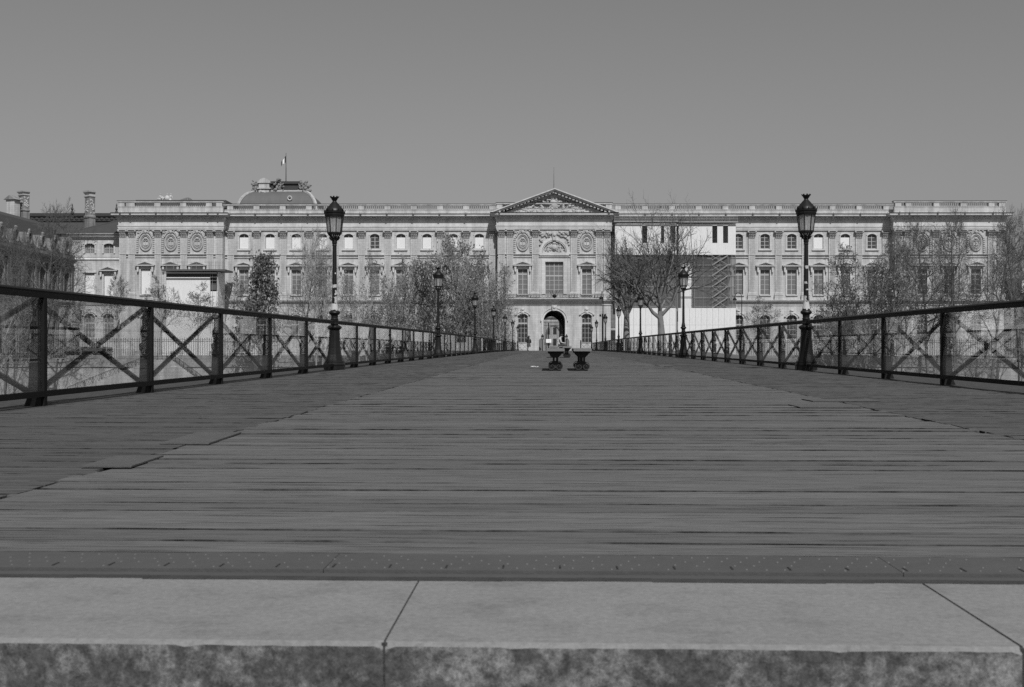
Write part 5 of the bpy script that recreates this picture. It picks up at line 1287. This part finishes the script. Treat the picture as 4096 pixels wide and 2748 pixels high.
# left of the bridge
tree("bare", "bare_tree", "large bare tree with dense fine twigs in front of the dark gallery at far left", 170, 156, 820, LQ, 430, .4)
tree("bare2", "bare_tree", "bare tree crossing the left picture edge in front of the gallery roof", 20, 158, 880, LQ, 340, 2.0)
tree("pale", "pale_tree", "pale sunlit bare tree with low branches behind the first left railing panel", -40, 148, 1180, LQ, 420, 1.2)
tree("young2", "young_tree", "slim young tree in front of the low corner wing", 325, 168, 1200, UQ, 75, .2)
tree("young2", "young_tree", "slim young tree at the left end of the end pavilion", 478, 168.5, 1096, UQ, 135, 1.0)
tree("young", "young_tree", "young bare tree just left of the white builders enclosure", 642, 168, 1105, UQ, 170, 2.2)
tree("young", "young_tree", "round young bare tree in front of the white builders enclosure", 792, 167, 1135, UQ, 190, 4.0)
tree("young2", "young_tree", "young tree right of the white builders enclosure", 940, 168, 1105, UQ, 150, 3.1)
tree("dense", "leafy_tree", "dense dark leafy tree between enclosure and nearest left lamp post", 1048, 160, 1030, LQ, 200, 0)
tree("pale", "pale_tree", "pale many stemmed bare tree behind the nearest left lamp post", 1275, 158, 905, LQ, 300, 2.6)
tree("bare", "bare_tree", "fine twigged bare tree left of the nearest left lamp post", 1200, 162, 990, LQ, 260, 1.4)
tree("poplar2", "poplar", "slim half leafed poplar right of the nearest left lamp post", 1450, 155, 1015, LQ, 165, .4)
tree("poplar", "poplar", "slim half leafed poplar below the seventh upper window of the left wing", 1610, 156, 1030, LQ, 180, 1.9)
tree("hazy", "leafy_tree", "low hazy bush like tree between the two slim poplars", 1530, 160, 1170, LQ, 150, .9)
tree("bushy", "leafy_tree", "tallest half leafed tree on the left, behind the second left lamp post", 1785, 154, 945, LQ, 300, .6)
tree("poplar", "poplar", "half leafed poplar with pale stems right of the second left lamp post", 1860, 152, 985, LQ, 200, 3.3)
tree("poplar", "poplar", "leafy poplar standing beside the left edge of the central pavilion", 1960, 150, 1055, LQ, 180, 2.0)
tree("bushy", "leafy_tree", "small leafy tree overhanging the left railing near the far end", 2000, 156, 1190, LQ, 150, 1.2)
tree("poplar2", "poplar", "thin pale stemmed poplar left of the second left lamp post", 1700, 158, 1030, LQ, 140, 5.1)
# right of the bridge
tree("plane2", "plane_tree", "gnarled plane tree at the right corner of the central pavilion", 2508, 166, 950, UQ, 240, .8)
tree("plane", "plane_tree", "large spreading bare plane tree in front of the white scaffold", 2648, 164, 800, UQ, 470, 1.1)
tree("young", "young_tree", "small bare tree just right of the scaffold", 3055, 168, 1185, UQ, 165, .5)
tree("hazy", "leafy_tree", "rounded hazy half leafed tree right of the nearest right lamp post", 3440, 155, 985, LQ, 310, 2.4)
tree("bushy", "leafy_tree", "low leafy tree beside the nearest right lamp post", 3340, 158, 1185, LQ, 220, 4.1)
tree("hazy", "leafy_tree", "half leafed tree merging into the left side of the right end pavilion", 3545, 157, 955, LQ, 240, 5.0)
tree("bare2", "bare_tree", "tall bare tree at the left corner of the right end pavilion", 3590, 160, 890, LQ, 260, .3)
tree("bare", "bare_tree", "bare tree with curved trunk in front of the right end pavilion", 3718, 161, 870, LQ, 380, 2.9)
tree("bare2", "bare_tree", "forked bare tree in front of the middle of the right end pavilion", 3830, 160, 850, LQ, 380, 4.4)
tree("bare", "bare_tree", "bare tree covering the right corner of the right end pavilion", 3960, 159, 865, LQ, 360, .9)
tree("bare2", "bare_tree", "bare tree against the sky at the right picture edge", 4080, 158, 820, LQ, 330, 1.9)
tree("pale", "pale_tree", "pale low bare tree behind the first right railing panels", 3905, 150, 1340, LQ, 330, 5.6)
tree("young2", "young_tree", "small bare sapling on the quay behind the last right railing panel", 4075, 150, 1340, LQ, 170, 3.0)

# ================================================================ lamps with crooks, signal post, quay benches
def crook(u, v, u_post, Y, label):
    c = thing("crook_lamp", label, "street lamp", (PX(u_post,Y), Y, UQ))
    h = PZ(v,Y)-UQ; dx = PX(u,Y)-PX(u_post,Y); m_ = MB(); m_.tube((0,0,0),(0,0,h-.2),.09,.055,8); m_.tube((0,0,0),(0,0,1.1),.16,.12,8)
    pts = [(dx*.5*(1-math.cos(math.pi*i/10)), 0, h-.2+.75*math.sin(math.pi*i/10)) for i in range(11)]; m_.path(pts,.05,6); m_.build("post", "iron", c)
    m_ = MB(); m_.lathe([(.06,0),(.12,-.1),(.3,-.3),(.33,-.45),(.2,-.5)],12,(dx,0,h-.15)); m_.build("lamp_shade", "iron", c); return c
crook(2939, 1185, 2967, 172, "black crook topped street lamp at the right end of the scaffold")
crook(2405, 1180, 2412, 172, "black crook topped street lamp at the right of the central pavilion")
sp = thing("signal_post", "dark traffic signal post with two round heads right of the archway", "traffic signal", (PX(2409,186),186,-1.0))
MB().tube((0,0,0),(0,0,PZ(1255,186)+1),.07,.06,8).build("post", "iron", sp); MB().bar((-.5,0,PZ(1266,186)+1),(.6,0,PZ(1266,186)+1),.06,.06).build("cross_arm", "iron", sp)
for x in (-.32,.42): MB().blob((x,0,PZ(1261,186)+1),(.18,.12,.18),10,6).build("signal_head", "iron", sp)
for u, lb in ((2164,"dark rounded information panel left of the archway"),(2268,"dark rounded information panel right of the archway")):
    t_ = thing("information_panel", lb, "sign", (PX(u,204),204,-1.45)); m_ = MB(); n = 10
    m_.prism([(-.4,.9),(.4,.9)]+[(.4*math.cos(math.pi*i/n), 3.0+.5*math.sin(math.pi*i/n)) for i in range(n+1)],'y',-.06,.06); m_.build("panel", "shutter", t_); MB().box(-.25,.25,-.1,.1,0,.9).build("foot", "iron", t_)
qb0 = None
for u, lb in ((420,"left"),(560,"second"),(705,"third"),(860,"fourth")):
    q = thing("quay_bench", f"{lb} slatted bench on the quay in front of the left picket fence", "bench", (PX(u,169.5),169.5,UQ), 0, "benches on the far quay")
    m_ = MB()
    for i in range(4): m_.box(-1,1,-.25+.13*i,-.15+.13*i,.95,.99)
    m_.build("seat", "bench_wood", q); m_ = MB()
    for i in range(3): m_.box(-1,1,.28,.31,1.1+.14*i,1.2+.14*i)
    m_.build("backrest", "bench_wood", q)
    for x in (-.8,.8): MB().box(x-.04,x+.04,-.25,.3,0,.95).build("leg", "cast_iron", q)

# ================================================================ people
def skin_body(name, pts, edges, rad, mat, parent):
    me = bpy.data.meshes.new(name); me.from_pydata(pts, edges, []); me.materials.append(MAT[mat])
    o = link(name, me, parent); md = o.modifiers.new("Skin", 'SKIN')
    for i, r_ in enumerate(rad): me.skin_vertices[0].data[i].radius = (r_, r_) if not isinstance(r_, tuple) else r_
    me.skin_vertices[0].data[0].use_root = True
    sb = o.modifiers.new("Subsurf", 'SUBSURF'); sb.levels = sb.render_levels = 2; return o
yw = 132.0; xw = px_deck(2115, 1404)[0]; xw = (PX(2115, yw) - yw*ST)/CT
wm = thing("person", "person in dark jacket and hat with pale bag walking near the far left railing", "person", B(xw, yw, dz(yw)), R(150))
P_ = [(0,0,.95),(0,0,1.15),(0,.01,1.38),(0,0,1.47),(0,-.02,1.56),(0,-.03,1.66),
      (.1,0,.88),(.11,-.12,.5),(.11,-.1,.08),(.11,-.24,.035),(-.1,0,.88),(-.11,.1,.5),(-.11,.3,.12),(-.11,.2,.035),
      (.2,0,1.38),(.26,.03,1.12),(.24,-.12,.92),(.235,-.2,.87),(-.2,0,1.38),(-.26,-.02,1.12),(-.2,-.2,1.02),(-.13,-.26,1.02)]
E_ = [(0,1),(1,2),(2,3),(3,4),(4,5),(0,6),(6,7),(7,8),(8,9),(0,10),(10,11),(11,12),(12,13),(2,14),(14,15),(15,16),(16,17),(2,18),(18,19),(19,20),(20,21)]
r_ = [(.15,.11),(.13,.1),(.15,.1),.05,(.08,.09),(.07,.08),.085,.055,.04,.035,.085,.055,.04,.035,.06,.045,.035,.035,.06,.045,.035,.035]
skin_body("body", P_, E_, r_, "skin", wm)
MB().lathe([(.17,.9),(.175,1.0),(.155,1.12),(.18,1.28),(.19,1.4),(.12,1.47),(.07,1.49)],14,(0,0,0),1.0,.72).tube((.19,0,1.39),(.27,.03,1.12),.075,.06,8).tube((.27,.03,1.12),(.245,-.12,.93),.06,.045,8).tube((-.19,0,1.39),(-.27,-.02,1.12),.075,.06,8).tube((-.27,-.02,1.12),(-.2,-.2,1.02),.06,.045,8).build("jacket", "cloth_black", wm, smooth=True)
MB().lathe([(.25,.5),(.22,.7),(.17,.93),(.15,.95)],14,(0,0,0),1.0,.8).build("skirt", "cloth_dark", wm, smooth=True)
MB().lathe([(.17,1.66),(.16,1.675),(.1,1.68),(.1,1.76),(.05,1.79)],14,(0,-.02,0)).build("hat", "cloth_black", wm, smooth=True)
MB().lathe([(.02,1.4),(.1,1.45),(.115,1.58),(.09,1.67)],10,(0,.03,0)).build("hair", "hair", wm, smooth=True)
MB().prism([(-.2,.95),(.2,.88),(.2,1.15),(-.16,1.25)],'y',-.27,-.17).build("bag", "cloth_pale", wm)
mn = thing("person", "seated person in pale shirt and dark trousers leaning forward on the third right bench", "person", B(.45, 76.3, dz(76.3)+.505), -TH)
P_ = [(0,0,.08),(.03,0,.28),(.12,0,.48),(.17,0,.57),(.22,0,.65),(.25,0,.76),
      (.12,-.1,.06),(.46,-.12,.07),(.42,-.12,-.38),(.52,-.12,-.46),(.12,.1,.06),(.46,.12,.07),(.44,.12,-.38),(.54,.12,-.46),
      (.12,-.2,.48),(.2,-.25,.24),(.42,-.15,.2),(.48,-.1,.22),(.12,.2,.48),(.2,.25,.24),(.42,.15,.2),(.48,.1,.22)]
r_ = [(.14,.14),(.13,.13),(.14,.14),.055,(.085,.085),(.075,.08),.09,.065,.045,.04,.09,.065,.045,.04,.06,.045,.035,.035,.06,.045,.035,.035]
skin_body("body", P_, E_, r_, "skin", mn)
MB().tube((0,0,.06),(.03,0,.3),.15,.15,12).tube((.03,0,.3),(.13,0,.5),.15,.13,12).tube((.12,-.18,.48),(.2,-.25,.26),.075,.06,8).tube((.12,.18,.48),(.2,.25,.26),.075,.06,8).build("shirt", "cloth_mid", mn, smooth=True)
MB().tube((0,-.1,.07),(.48,-.12,.08),.1,.075,10).tube((.46,-.12,.1),(.42,-.12,-.42),.075,.06,10).tube((0,.1,.07),(.48,.12,.08),.1,.075,10).tube((.46,.12,.1),(.44,.12,-.42),.075,.06,10).build("trousers", "cloth_dark", mn, smooth=True)
MB().blob((.225,0,.735),(.1,.1,.1),10,7).build("hair", "hair", mn, smooth=True)
